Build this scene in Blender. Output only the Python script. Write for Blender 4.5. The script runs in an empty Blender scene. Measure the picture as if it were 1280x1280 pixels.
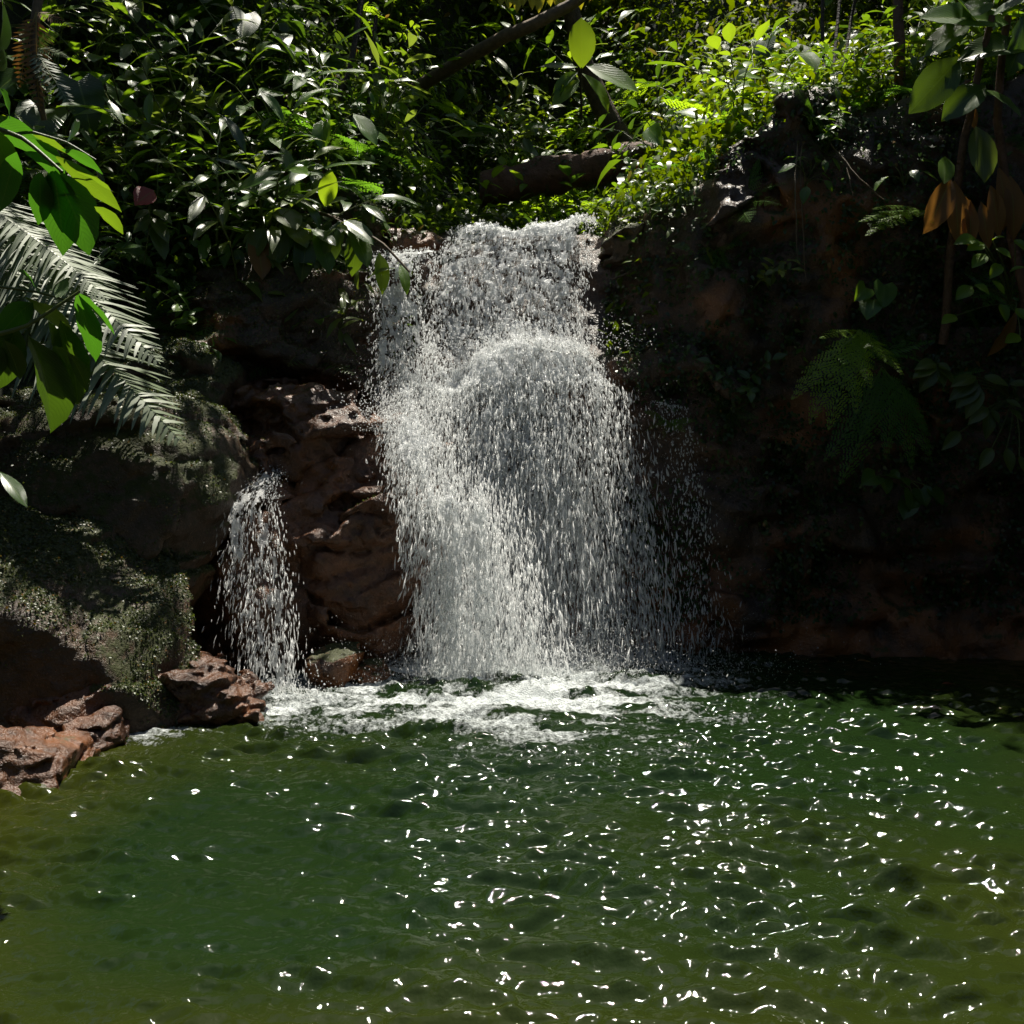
import bpy, math, random
import numpy as np
import openvdb as vdb
from mathutils import Matrix, Vector

random.seed(7)
RNG = np.random.default_rng(11)
scene = bpy.context.scene
COL = scene.collection
R = math.radians

# ------------------------------------------------------------------ camera
F_PX, PITCH, CAM_H = 1284.0, R(3.57), 1.6
cam_d = bpy.data.cameras.new('camera')
cam = bpy.data.objects.new('camera', cam_d)
COL.objects.link(cam)
cam.location = (0, 0, CAM_H)
cam.rotation_euler = (R(90) - PITCH, 0, 0)
cam_d.sensor_width = 36.0
cam_d.lens = F_PX / 1280 * 36.0
cam_d.clip_end = 400
scene.camera = cam

# ------------------------------------------------------------------ light
SUN_EL, SUN_AZ = R(73), R(15)          # azimuth from +Y towards +X
SUN_DIR = Vector((math.sin(SUN_AZ) * math.cos(SUN_EL), math.cos(SUN_AZ) * math.cos(SUN_EL), math.sin(SUN_EL)))
world = bpy.data.worlds.new('World')
scene.world = world
world.use_nodes = True
wn = world.node_tree
wn.nodes.clear()
sky = wn.nodes.new('ShaderNodeTexSky')
sky.sky_type = 'NISHITA'
sky.sun_disc = False
sky.sun_elevation = SUN_EL
sky.sun_rotation = SUN_AZ
bg = wn.nodes.new('ShaderNodeBackground')
bg.inputs['Strength'].default_value = 0.05
wo = wn.nodes.new('ShaderNodeOutputWorld')
wn.links.new(sky.outputs[0], bg.inputs[0])
wn.links.new(bg.outputs[0], wo.inputs[0])
sd = bpy.data.lights.new('sun', 'SUN')
sd.energy = 5.0
sd.angle = R(0.5)
sd.color = (1.0, 0.94, 0.82)
sun = bpy.data.objects.new('sun', sd)
COL.objects.link(sun)
sun.rotation_euler = SUN_DIR.to_track_quat('Z', 'Y').to_euler()
scene.view_settings.view_transform = 'Standard'
scene.view_settings.look = 'None'
scene.view_settings.exposure = 0.8
scene.view_settings.gamma = 1.0
scene.render.engine = 'CYCLES'
scene.cycles.max_bounces = 4
scene.cycles.diffuse_bounces = 2
scene.cycles.glossy_bounces = 2
scene.cycles.transmission_bounces = 3
scene.cycles.transparent_max_bounces = 24
scene.cycles.caustics_reflective = False
scene.cycles.caustics_refractive = False
scene.cycles.sample_clamp_indirect = 4.0
scene.cycles.use_adaptive_sampling = True
scene.cycles.adaptive_threshold = 0.02

# ------------------------------------------------------------------ helpers
CP, SP = math.cos(PITCH), math.sin(PITCH)


def P(u, v, Y):
    """photo pixel at depth Y -> world point"""
    xc, yc = (u - 640) / F_PX, -(v - 640) / F_PX
    d = Vector((xc, CP + yc * SP, -SP + yc * CP))
    t = Y / d.y
    return Vector((d.x * t, Y, CAM_H + d.z * t))


def mesh_np(name, V, Fc, mat=None, smooth=True, colors=None, attrs=None, uv=None):
    """V (n,3); Fc (m,k) with k 3 or 4"""
    V = np.asarray(V, np.float32)
    Fc = np.asarray(Fc, np.int32)
    me = bpy.data.meshes.new(name)
    m, k = Fc.shape
    me.vertices.add(len(V))
    me.vertices.foreach_set('co', V.ravel())
    me.loops.add(m * k)
    me.loops.foreach_set('vertex_index', Fc.ravel())
    me.polygons.add(m)
    me.polygons.foreach_set('loop_start', np.arange(0, m * k, k, dtype=np.int32))
    me.polygons.foreach_set('loop_total', np.full(m, k, np.int32))
    me.polygons.foreach_set('use_smooth', np.full(m, smooth, bool))
    if colors is not None:
        a = me.attributes.new('Col', 'FLOAT_COLOR', 'POINT')
        c = np.ones((len(V), 4), np.float32)
        c[:, :3] = colors
        a.data.foreach_set('color', c.ravel())
    if attrs:
        for kx, arr in attrs.items():
            a = me.attributes.new(kx, 'FLOAT', 'POINT')
            a.data.foreach_set('value', np.asarray(arr, np.float32).ravel())
    if uv is not None:
        ul = me.uv_layers.new(name='UVMap')
        ul.data.foreach_set('uv', np.asarray(uv, np.float32)[Fc.ravel()].ravel())
    me.update(calc_edges=True)
    if mat:
        me.materials.append(mat)
    return me


def link(name, data, parent=None, M=None, label=None, cat=None, group=None, kind=None):
    o = bpy.data.objects.new(name, data)
    COL.objects.link(o)
    if parent is not None:
        o.parent = parent
    if M is not None:
        o.matrix_basis = M
    if label:
        o['label'] = label
    if cat:
        o['category'] = cat
    if group:
        o['group'] = group
    if kind:
        o['kind'] = kind
    return o


def frame(loc, ydir, up, s=1.0, sx=None):
    y = Vector(ydir).normalized()
    x = y.cross(Vector(up))
    if x.length < 1e-4:
        x = y.cross(Vector((0.3, 0.9, 0.2)))
    x.normalize()
    z = x.cross(y)
    sx = s if sx is None else sx
    M = Matrix.Identity(4)
    for i in range(3):
        M[i][0], M[i][1], M[i][2], M[i][3] = x[i] * sx, y[i] * s, z[i] * s, loc[i]
    return M


# ---- noise
_LAT = [np.random.default_rng(100 + i).uniform(-1, 1, (32, 32, 32)).astype(np.float32) for i in range(4)]


def vnoise(x, y, z, seed=0):
    L = _LAT[seed % 4]
    o = (seed * 7.31) % 29
    x, y, z = x + o, y + o * 1.7, z + o * .6
    xi, yi, zi = np.floor(x).astype(np.int32), np.floor(y).astype(np.int32), np.floor(z).astype(np.int32)
    fx, fy, fz = (x - xi).astype(np.float32), (y - yi).astype(np.float32), (z - zi).astype(np.float32)
    fx, fy, fz = fx * fx * (3 - 2 * fx), fy * fy * (3 - 2 * fy), fz * fz * (3 - 2 * fz)
    a, b, c = xi & 31, yi & 31, zi & 31
    a1, b1, c1 = (a + 1) & 31, (b + 1) & 31, (c + 1) & 31
    def lx(B, C):
        return L[a, B, C] * (1 - fx) + L[a1, B, C] * fx
    return (lx(b, c) * (1 - fy) + lx(b1, c) * fy) * (1 - fz) + (lx(b, c1) * (1 - fy) + lx(b1, c1) * fy) * fz


def fbm(x, y, z, f=1.0, octv=4, seed=0, gain=.5):
    s, a, t = 0, 1.0, 0
    for i in range(octv):
        s = s + a * vnoise(x * f, y * f, z * f, seed + i)
        t += a
        a *= gain
        f *= 2.03
    return s / t


def facet(x, y, z, cell, seed=0):
    """fractured-rock noise: every jittered cell is a tilted plane with its own offset; a crack runs along the borders"""
    x, y, z = x / cell[0], y / cell[1], z / cell[2]
    xi, yi, zi = np.floor(x).astype(np.int32), np.floor(y).astype(np.int32), np.floor(z).astype(np.int32)
    best = np.full(x.shape, 9.0, np.float32)
    sec = np.full(x.shape, 9.0, np.float32)
    val = np.zeros(x.shape, np.float32)
    A, Bq, Cq, Dq = _LAT
    for i in (-1, 0, 1):
        for j in (-1, 0, 1):
            for k in (-1, 0, 1):
                a, b, c = (xi + i + seed * 5) & 31, (yi + j + seed * 3) & 31, (zi + k + seed) & 31
                dx = xi + i + .5 + .45 * A[a, b, c] - x
                dy = yi + j + .5 + .45 * Bq[a, b, c] - y
                dz = zi + k + .5 + .45 * Cq[a, b, c] - z
                d = dx * dx + dy * dy + dz * dz
                pv = Dq[a, b, c] * .6 + (A[b, c, a] * dx + Bq[b, c, a] * dy + Cq[b, c, a] * dz) * .9
                nb = d < best
                sec = np.where(nb, best, np.minimum(sec, d))
                val = np.where(nb, pv, val)
                best = np.where(nb, d, best)
    crack = np.clip(1 - (np.sqrt(sec) - np.sqrt(best)) / .10, 0, 1)
    return val, crack


def grid_faces(nr, nc):
    i = np.arange(nr * nc).reshape(nr, nc)
    return np.stack([i[:-1, :-1], i[:-1, 1:], i[1:, 1:], i[1:, :-1]], -1).reshape(-1, 4)


def tube(path, radii, n=6, closed=True):
    path = [Vector(p) for p in path]
    V, Fc = [], []
    m = len(path)
    up = Vector((0.13, 0.2, 1))
    for i, p in enumerate(path):
        t = (path[min(i + 1, m - 1)] - path[max(i - 1, 0)]).normalized()
        x = t.cross(up)
        if x.length < .05:
            x = t.cross(Vector((1, .1, 0)))
        x.normalize()
        y = t.cross(x)
        for k in range(n):
            a = 2 * math.pi * k / n
            V.append(p + (x * math.cos(a) + y * math.sin(a)) * radii[i])
    for i in range(m - 1):
        for k in range(n):
            k2 = (k + 1) % n
            Fc.append((i * n + k, i * n + k2, (i + 1) * n + k2, (i + 1) * n + k))
    return [tuple(v) for v in V], Fc


def tubes_mesh(name, lst, mat, n=6):
    V, Fc = [], []
    for path, rad in lst:
        v, f = tube(path, rad, n)
        o = len(V)
        V += v
        Fc += [tuple(q + o for q in ff) for ff in f]
    return mesh_np(name, V, Fc, mat)


def curve_pts(a, b, bow, n=8, jitter=0.0, rnd=random):
    a, b, bow = Vector(a), Vector(b), Vector(bow)
    out = []
    for i in range(n):
        t = i / (n - 1)
        p = a.lerp(b, t) + bow * (4 * t * (1 - t))
        if 0 < i < n - 1 and jitter:
            p += Vector((rnd.uniform(-1, 1), rnd.uniform(-1, 1), rnd.uniform(-1, 1))) * jitter
        out.append(p)
    return out


# ------------------------------------------------------------------ materials
class NT:
    def __init__(s, name):
        s.m = bpy.data.materials.new(name)
        s.m.use_nodes = True
        s.t = s.m.node_tree
        s.t.nodes.clear()

    def n(s, typ, **kw):
        nd = s.t.nodes.new('ShaderNode' + typ)
        for k, v in kw.items():
            if k in nd.inputs:
                s.put(nd.inputs[k], v)
            elif hasattr(nd, k):
                setattr(nd, k, v)
            else:
                s.put(nd.inputs[k.replace('_', ' ')], v)
        return nd

    def put(s, sock, v):
        if hasattr(v, 'is_output'):
            s.t.links.new(v, sock)
        else:
            if isinstance(v, tuple) and len(v) == 3 and sock.type == 'RGBA':
                v = (*v, 1)
            sock.default_value = v

    def math(s, op, a, b=0.0, clamp=False):
        nd = s.t.nodes.new('ShaderNodeMath')
        nd.operation = op
        nd.use_clamp = clamp
        s.put(nd.inputs[0], a)
        s.put(nd.inputs[1], b)
        return nd.outputs[0]

    def mix(s, f, a, b):
        nd = s.t.nodes.new('ShaderNodeMix')
        nd.data_type = 'RGBA'
        s.put(nd.inputs[0], f)
        s.put(nd.inputs[6], a)
        s.put(nd.inputs[7], b)
        return nd.outputs[2]

    def ramp(s, f, stops):
        nd = s.t.nodes.new('ShaderNodeValToRGB')
        el = nd.color_ramp.elements
        while len(el) < len(stops):
            el.new(.5)
        for e, (p, c) in zip(el, stops):
            e.position = p
            e.color = (*c, 1) if len(c) == 3 else c
        s.put(nd.inputs[0], f)
        return nd.outputs[0]

    def noise(s, vec, scale, detail=4, rough=.55):
        nd = s.t.nodes.new('ShaderNodeTexNoise')
        if vec is not None:
            s.t.links.new(vec, nd.inputs['Vector'])
        nd.inputs['Scale'].default_value = scale
        nd.inputs['Detail'].default_value = detail
        nd.inputs['Roughness'].default_value = rough
        return nd.outputs[0]

    def out(s, sh):
        o = s.t.nodes.new('ShaderNodeOutputMaterial')
        s.t.links.new(sh, o.inputs[0])
        return s.m


def rock_mat(name, dark, light, moss=0.5, stain=0.3, rough=(.22, .5), shore=False):
    m = NT(name)
    geo = m.n('NewGeometry')
    pos = geo.outputs['Position']
    n1 = m.noise(pos, 2.3, 6, .6)
    n2 = m.noise(pos, 19, 5, .65)
    n3 = m.noise(pos, 90, 3, .6)
    n4 = m.noise(pos, 1.4, 4, .5)
    base = m.mix(m.ramp(n1, [(.3, (0, 0, 0)), (.7, (1, 1, 1))]), dark, light)
    base = m.mix(m.math('MULTIPLY', m.ramp(n2, [(.45, (0, 0, 0)), (.62, (1, 1, 1))]), .55), base, tuple(c * .35 for c in dark))
    st = m.math('MULTIPLY', m.ramp(n4, [(.55, (0, 0, 0)), (.68, (1, 1, 1))]), stain)
    base = m.mix(st, base, (.30, .10, .025))
    if shore:
        zz = m.n('SeparateXYZ', Vector=pos)
        band = m.math('MULTIPLY', m.ramp(zz.outputs[2], [(.25, (1, 1, 1)), (.85, (0, 0, 0))]), m.ramp(n1, [(.42, (0, 0, 0)), (.60, (1, 1, 1))]))
        base = m.mix(m.math('MULTIPLY', band, .8), base, (.26, .085, .018))
    # pale mineral grains
    gr = m.math('MULTIPLY', m.ramp(n3, [(.60, (0, 0, 0)), (.68, (1, 1, 1))]), .4)
    base = m.mix(gr, base, (.26, .15, .085))
    sep = m.n('SeparateXYZ', Vector=geo.outputs['Normal'])
    up = m.math('ADD', m.math('MULTIPLY', sep.outputs[2], .55), m.math('MULTIPLY', m.math('SUBTRACT', n4, .5), 1.8))
    up = m.math('ADD', up, m.math('MULTIPLY', m.math('SUBTRACT', n2, .5), .9))
    mf = m.ramp(m.math('ADD', up, moss - .75), [(.12, (0, 0, 0)), (.30, (1, 1, 1))])
    mossc = m.mix(n2, (.010, .014, .002), (.055, .062, .006))
    base = m.mix(mf, base, mossc)
    b1 = m.n('Bump', Strength=.55, Distance=.05, Height=n2)
    b2 = m.n('Bump', Strength=.55, Distance=.012, Height=n3, Normal=b1.outputs[0])
    rg = m.math('ADD', m.math('MULTIPLY', n2, rough[1] - rough[0]), rough[0])
    rg = m.math('ADD', rg, m.math('MULTIPLY', mf, .3), True)
    pr = m.n('BsdfPrincipled', Base_Color=base, Roughness=rg, Normal=b2.outputs[0])
    pr.inputs['Specular IOR Level'].default_value = .55
    return m.out(pr.outputs[0])


def leaf_mat(name, c_a, c_b, trans, tw=.38, rough=.32, veins=9.0, vein_str=.35, spec=.5):
    m = NT(name)
    oi = m.n('ObjectInfo')
    geo = m.n('NewGeometry')
    uvn = m.n('UVMap')
    sep = m.n('SeparateXYZ', Vector=uvn.outputs[0])
    au = m.math('ABSOLUTE', m.math('SUBTRACT', sep.outputs[0], .5))
    ph = m.math('SUBTRACT', m.math('MULTIPLY', sep.outputs[1], veins), m.math('MULTIPLY', au, veins * .55))
    w = m.math('SINE', m.math('MULTIPLY', ph, 6.283))
    wv = m.math('ABSOLUTE', w)
    ridge = m.ramp(wv, [(0, (0, 0, 0)), (.35, (1, 1, 1))])
    mid = m.ramp(au, [(.012, (1, 1, 1)), (.03, (0, 0, 0))])
    nz = m.noise(geo.outputs['Position'], 14, 3)
    f = m.math('ADD', m.math('MULTIPLY', oi.outputs['Random'], .75), m.math('MULTIPLY', nz, .35), True)
    base = m.mix(f, c_a, c_b)
    base = m.mix(m.math('MULTIPLY', m.math('SUBTRACT', 1.0, ridge), .35), base, tuple(min(1, c * 1.9 + .01) for c in c_b))
    base = m.mix(m.math('MULTIPLY', mid, .6), base, (.16, .22, .05))
    bl = m.ramp(m.noise(geo.outputs['Position'], 33, 2), [(.70, (0, 0, 0)), (.78, (1, 1, 1))])
    base = m.mix(m.math('MULTIPLY', bl, .35), base, (.12, .10, .02))
    bp = m.n('Bump', Strength=vein_str, Distance=.006, Height=ridge)
    pr = m.n('BsdfPrincipled', Base_Color=base, Roughness=rough, Normal=bp.outputs[0])
    pr.inputs['Specular IOR Level'].default_value = spec
    tc = m.mix(f, trans, tuple(c * 1.35 for c in trans))
    tc = m.mix(m.math('MULTIPLY', m.math('SUBTRACT', 1.0, ridge), .45), tc, tuple(c * .25 for c in trans))
    tr = m.n('BsdfTranslucent', Color=tc)
    mx = m.n('MixShader', Fac=tw)
    m.t.links.new(pr.outputs[0], mx.inputs[1])
    m.t.links.new(tr.outputs[0], mx.inputs[2])
    return m.out(mx.outputs[0])


def foliage_mat(name, tw=.38, rough=.38, spec=.45):
    m = NT(name)
    at = m.n('Attribute', attribute_name='Col')
    c = at.outputs['Color']
    pr = m.n('BsdfPrincipled', Base_Color=c, Roughness=rough)
    pr.inputs['Specular IOR Level'].default_value = spec
    g = m.n('Gamma', Color=c, Gamma=.62)
    h = m.n('HueSaturation', Color=g.outputs[0], Saturation=1.25, Value=1.0)
    tr = m.n('BsdfTranslucent', Color=h.outputs[0])
    mx = m.n('MixShader', Fac=tw)
    m.t.links.new(pr.outputs[0], mx.inputs[1])
    m.t.links.new(tr.outputs[0], mx.inputs[2])
    return m.out(mx.outputs[0])


def plain_mat(name, a, b, scale=12, rough=.7, bump=.4, dist=.02):
    m = NT(name)
    tc = m.n('TexCoord')
    nz = m.noise(tc.outputs['Object'], scale, 6, .6)
    geo = m.n('NewGeometry')
    n2 = m.noise(geo.outputs['Position'], scale * 4, 4, .6)
    base = m.mix(m.ramp(nz, [(.3, (0, 0, 0)), (.7, (1, 1, 1))]), a, b)
    bp = m.n('Bump', Strength=bump, Distance=dist, Height=n2)
    pr = m.n('BsdfPrincipled', Base_Color=base, Roughness=rough, Normal=bp.outputs[0])
    return m.out(pr.outputs[0])


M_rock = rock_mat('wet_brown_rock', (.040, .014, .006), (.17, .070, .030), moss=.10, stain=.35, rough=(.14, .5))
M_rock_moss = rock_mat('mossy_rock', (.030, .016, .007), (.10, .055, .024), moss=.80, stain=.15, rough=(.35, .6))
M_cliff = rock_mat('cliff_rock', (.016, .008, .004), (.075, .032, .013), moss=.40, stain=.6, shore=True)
M_soil = plain_mat('forest_soil', (.006, .008, .003), (.018, .022, .006), 5, .85, .6, .05)
M_mud = plain_mat('pool_mud', (.03, .03, .012), (.07, .06, .02), 3, .8)
M_leaf = leaf_mat('leaf_green', (.024, .066, .007), (.058, .125, .011), (.22, .38, .010))
M_leaf_dk = leaf_mat('leaf_dark', (.014, .038, .006), (.034, .074, .010), (.10, .20, .010), tw=.3, rough=.3)
M_leaf_lt = leaf_mat('leaf_light', (.060, .140, .012), (.13, .230, .018), (.30, .44, .012), tw=.5, rough=.35)
M_leaf_olive = leaf_mat('leaf_olive', (.035, .060, .012), (.075, .105, .018), (.25, .34, .03), tw=.4, rough=.3)
M_leaf_yel = leaf_mat('leaf_yellow', (.22, .22, .012), (.34, .28, .02), (.75, .66, .03), tw=.55, rough=.4)
M_leaf_rib = leaf_mat('leaf_ribbed', (.028, .064, .009), (.050, .10, .012), (.18, .30, .012), tw=.3, rough=.3, veins=16, vein_str=.8)
M_leaf_brown = leaf_mat('leaf_dry_brown', (.10, .045, .014), (.22, .105, .03), (.40, .18, .03), tw=.3, rough=.55)
M_leaf_red = leaf_mat('leaf_red', (.20, .025, .025), (.36, .06, .055), (.6, .08, .06), tw=.3, rough=.35)
M_vivid = leaf_mat('leaf_vivid', (.018, .070, .010), (.032, .11, .014), (.07, .22, .010), tw=.45, rough=.4, veins=8, vein_str=.6)
M_fresh = leaf_mat('leaf_fresh', (.030, .090, .010), (.060, .14, .014), (.18, .30, .010), tw=.42, rough=.4, veins=8, vein_str=.6)
M_fern = leaf_mat('fern_green', (.030, .085, .012), (.060, .150, .018), (.20, .44, .02), tw=.4, rough=.36, veins=1, vein_str=0)
M_fern_lt = leaf_mat('fern_light', (.080, .170, .010), (.150, .250, .012), (.46, .70, .015), tw=.5, rough=.4, veins=1, vein_str=0)
M_fern_gl = leaf_mat('fern_glossy', (.060, .095, .035), (.090, .13, .05), (.22, .32, .04), tw=.2, rough=.5, veins=1, vein_str=0, spec=.9)  # base colour paled to carry the sun glare on the fronds
M_stem = plain_mat('green_stem', (.05, .07, .015), (.09, .11, .025), 20, .5, .2)
M_bark = plain_mat('bark', (.030, .020, .012), (.10, .065, .038), 9, .8, .8, .03)
M_bark_dk = plain_mat('bark_dark', (.014, .010, .007), (.04, .028, .018), 9, .8, .8, .03)
M_bark_red = plain_mat('bark_rotten', (.05, .025, .014), (.16, .075, .045), 7, .75, .8, .03)
M_root = plain_mat('root_brown', (.06, .04, .022), (.14, .095, .05), 20, .7, .3)
M_fol = foliage_mat('foliage')
M_mossl = foliage_mat('moss_leaf', tw=.25, rough=.42, spec=.6)

# falling water: aerated white water, part scattering, part gloss
def white_water(name, col, tw, rough, clear=.30):
    m = NT(name)
    geo = m.n('NewGeometry')
    nz = m.noise(geo.outputs['Position'], 45, 3)
    bp = m.n('Bump', Strength=.9, Distance=.02, Height=nz)
    pr = m.n('BsdfPrincipled', Base_Color=col, Roughness=rough, Normal=bp.outputs[0])
    pr.inputs['IOR'].default_value = 1.33
    tr = m.n('BsdfTranslucent', Color=tuple(min(1, c * 1.02) for c in col))
    mx = m.n('MixShader', Fac=tw)
    m.t.links.new(pr.outputs[0], mx.inputs[1])
    m.t.links.new(tr.outputs[0], mx.inputs[2])
    tp = m.n('BsdfTransparent', Color=(.96, .98, .98))
    m2 = m.n('MixShader', Fac=clear)
    m.t.links.new(mx.outputs[0], m2.inputs[1])
    m.t.links.new(tp.outputs[0], m2.inputs[2])
    return m.out(m2.outputs[0])


M_white = white_water('white_water', (.95, .96, .97), .55, .14)
M_drop = white_water('water_drops', (.98, .985, .99), .55, .12, .5)
M_sheet = white_water('clear_white_water', (.62, .66, .68), .5, .12)

# pool water: turbid green, shallow parts brown, white froth by attribute
m = NT('pool_water')
geo = m.n('NewGeometry')
at = m.n('Attribute', attribute_name='foam')
sh = m.n('Attribute', attribute_name='shallow')
n1 = m.noise(geo.outputs['Position'], 1.1, 3)
deep = m.mix(n1, (.006, .015, .005), (.010, .022, .004))
base = m.mix(sh.outputs['Fac'], deep, (.040, .038, .002))
nf = m.noise(geo.outputs['Position'], 30, 6, .7)
nf2 = m.noise(geo.outputs['Position'], 120, 2)
fm = m.math('ADD', at.outputs['Fac'], m.math('MULTIPLY', m.math('SUBTRACT', nf, .5), 1.7))
fm = m.ramp(fm, [(.36, (0, 0, 0)), (.78, (1, 1, 1))])
base = m.mix(fm, base, (.62, .66, .66))
hb = m.n('Bump', Strength=.22, Distance=.02, Height=m.noise(geo.outputs['Position'], 26, 3, .5))
hb2 = m.n('Bump', Strength=.9, Distance=.02, Height=m.math('MULTIPLY', nf2, fm), Normal=hb.outputs[0])
rg = m.math('ADD', m.math('MULTIPLY', fm, .3), .035)
pr = m.n('BsdfPrincipled', Base_Color=base, Roughness=rg, Normal=hb2.outputs[0])
pr.inputs['IOR'].default_value = 1.333
M_pool = m.out(pr.outputs[0])


# ------------------------------------------------------------------ terrain
def smooth(a, b, x):
    t = np.clip((x - a) / (b - a), 0, 1)
    return t * t * (3 - 2 * t)


def H(x, y):
    """ground height of the wooded slopes around the stream (above the cliff)"""
    x, y = np.asarray(x, float), np.asarray(y, float)
    xc = .02 + .07 * (y - 8.8)
    dl = np.maximum(0, -(x - xc) - .85)
    dr = np.maximum(0, (x - xc) - .75)
    z = 3.38 + .10 * np.maximum(0, y - 8.8)
    z = z + np.where(dl > 0, -.25 * smooth(0, .3, dl) * (y < 9) + .66 * dl, 0)
    z = z + .70 * smooth(0, 1.9, dr) + .12 * dr
    z = z + .30 * np.maximum(0, y - 8.6) * smooth(.0, 1.0, dl + dr)
    z = z + .95 * np.maximum(0, y - 12.2) * (1 - smooth(.0, 1.2, dl + dr) * .35)
    z = z + .14 * fbm(x, y, x * 0, .9, 3, 2)
    return z


ZC = [-.9, 0, .35, .7, 1.2, 1.6, 2.0, 2.28, 2.45, 2.75, 3.1, 3.4, 3.8, 4.2, 4.7, 5.4]
XC = [-4.2, -2.4, -1.5, -.95, -.55, 0, .55, .8, 1.15, 1.6, 2.4, 3.2, 4.0, 4.6, 5.6]
_r = [7.70, 7.78, 7.88, 7.92, 7.90, 7.86, 7.80, 7.78, 7.76, 7.72, 7.68, 7.70, 7.78, 7.9, 8.2, 8.6]
_c = [7.7, 7.9, 7.95, 8.0, 8.02, 8.06, 8.10, 8.14, 8.40, 8.55, 8.70, 8.80, 9.3, 9.6, 9.9, 10.2]
_l = [7.5, 7.8, 8.0, 8.0, 8.1, 8.2, 8.3, 8.4, 8.5, 8.6, 8.65, 8.75, 8.9, 9.1, 9.4, 9.8]
_ll = [7.2, 7.2, 7.3, 7.4, 7.5, 7.62, 7.8, 8.0, 8.14, 8.4, 8.7, 8.95, 9.3, 9.65, 10.1, 10.7]
_m = [.5 * (a + b) for a, b in zip(_r, _c)]
FT = np.array([[a - .6 for a in _ll], _ll, _l, _l, _c, _c, _c, _c, _m, [a + .02 for a in _r], [a + .10 for a in _r], _r,
               [a - .1 for a in _r], [a - .4 for a in _r], [a - 2.2 for a in _r]])


def Ff(x, z):
    xi = np.clip(np.interp(x, XC, np.arange(len(XC))), 0, len(XC) - 1.001)
    zi = np.clip(np.interp(z, ZC, np.arange(len(ZC))), 0, len(ZC) - 1.001)
    a, b = xi.astype(int), zi.astype(int)
    fx, fz = xi - a, zi - b
    fx = fx * fx * (3 - 2 * fx)
    return (FT[a, b] * (1 - fx) + FT[a + 1, b] * fx) * (1 - fz) + (FT[a, b + 1] * (1 - fx) + FT[a + 1, b + 1] * fx) * fz


def sdf_mesh(fn, noise_fn, lo, hi, vox, near=.35):
    lo, hi = np.array(lo, float), np.array(hi, float)
    n = np.ceil((hi - lo) / vox).astype(int) + 1
    ax = [lo[i] + np.arange(n[i]) * vox for i in range(3)]
    X, Y, Z = np.meshgrid(*ax, indexing='ij')
    X, Y, Z = X.astype(np.float32), Y.astype(np.float32), Z.astype(np.float32)
    d = fn(X, Y, Z).astype(np.float32)
    mk = np.abs(d) < near
    d[mk] += noise_fn(X[mk], Y[mk], Z[mk]).astype(np.float32)
    d[0], d[-1], d[:, 0], d[:, -1], d[:, :, 0], d[:, :, -1] = [np.maximum(q, vox) for q in
                                                             (d[0], d[-1], d[:, 0], d[:, -1], d[:, :, 0], d[:, :, -1])]
    g = vdb.FloatGrid(1.0)
    g.copyFromArray(d)
    g.transform = vdb.createLinearTransform(voxelSize=vox)
    pts, quads = g.convertToQuads(0.0)
    pts = np.asarray(pts) + lo
    quads = np.asarray(quads).astype(np.int32)
    a, b, c = pts[quads[:, 0]], pts[quads[:, 1]], pts[quads[:, 2]]
    vol = (np.cross(b - a, c - a) * (a - pts.mean(0))).sum()
    if vol < 0:
        quads = quads[:, ::-1]
    return pts, np.ascontiguousarray(quads)


def cliff_sdf(x, y, z):
    hx = np.linspace(-4.3, 5.7, 260)
    hy = np.linspace(5.0, 10.2, 140)
    gx, gy = np.meshgrid(hx, hy, indexing='ij')
    hh = H(gx, gy)
    ix = np.clip(((x[:, 0, 0] + 4.3) / 10 * 259), 0, 258.99)
    iy = np.clip(((y[0, :, 0] - 5.0) / 5.2 * 139), 0, 138.99)
    hs = hh[np.round(ix).astype(int)][:, np.round(iy).astype(int)]
    f = Ff(x[:, 0, :], z[:, 0, :])
    return np.maximum((z - hs[:, :, None]) * .8, (f[:, None, :] - y) * .85)


def cliff_noise(x, y, z):
    big = .16 * fbm(x, y, z * 1.3, 1.3, 3, 1)
    lay = z * 3.1 + x * .6 + 2.6 * vnoise(x * .8, y, z * .9, 3)
    st = .03 * (np.abs((lay % 1) - .5) * 2 - .5) * (.5 + vnoise(x * 1.2, y, z * 1.2, 1))
    big = big + .10 * np.abs(vnoise(x * 1.9, y * 1.9, z * 1.6, 0)) - .04
    rid = -.03 * np.maximum(0, .18 - np.abs(vnoise(x * 2.6, y * 2.6, z * 1.7, 2))) / .18
    fine = .09 * fbm(x, y, z, 5, 4, 5)
    k = 1 - .65 * np.exp(-((x - .1) / .75) ** 4)
    wx = .15 * vnoise(x * 2, y * 2, z * 2, 1)
    fv, cr = facet(x + wx, y, z + wx, (.75, .6, .34), 1)
    fv2, cr2 = facet(x + wx, y, z - wx, (.26, .3, .15), 2)
    return (.6 * big + st - rid + .10 * fv + .03 * cr) * k + .6 * fine + .032 * fv2 + .014 * cr2


V, Q = sdf_mesh(cliff_sdf, cliff_noise, (-4.2, 5.2, -.85), (5.5, 10.0, 5.0), .047, near=.28)
CLIFF_V, CLIFF_Q = V, Q
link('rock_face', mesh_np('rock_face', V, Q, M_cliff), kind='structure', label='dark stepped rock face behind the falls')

_FC = np.array([FT[:, k] for k in range(len(ZC))]).T


def zfront(x, y):
    f = np.maximum.accumulate(np.array([np.interp(x, XC, _FC[:, k]) for k in range(len(ZC))]) + np.arange(len(ZC)) * 1e-4)
    return float(np.interp(y, f, ZC, left=-.9, right=9.0))


def ground_at(x, y):
    hh = float(H(np.array([x]), np.array([y]))[0])
    return min(hh, zfront(x, y)) if y < 10.8 and -4.6 < x < 5.6 else hh


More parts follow.
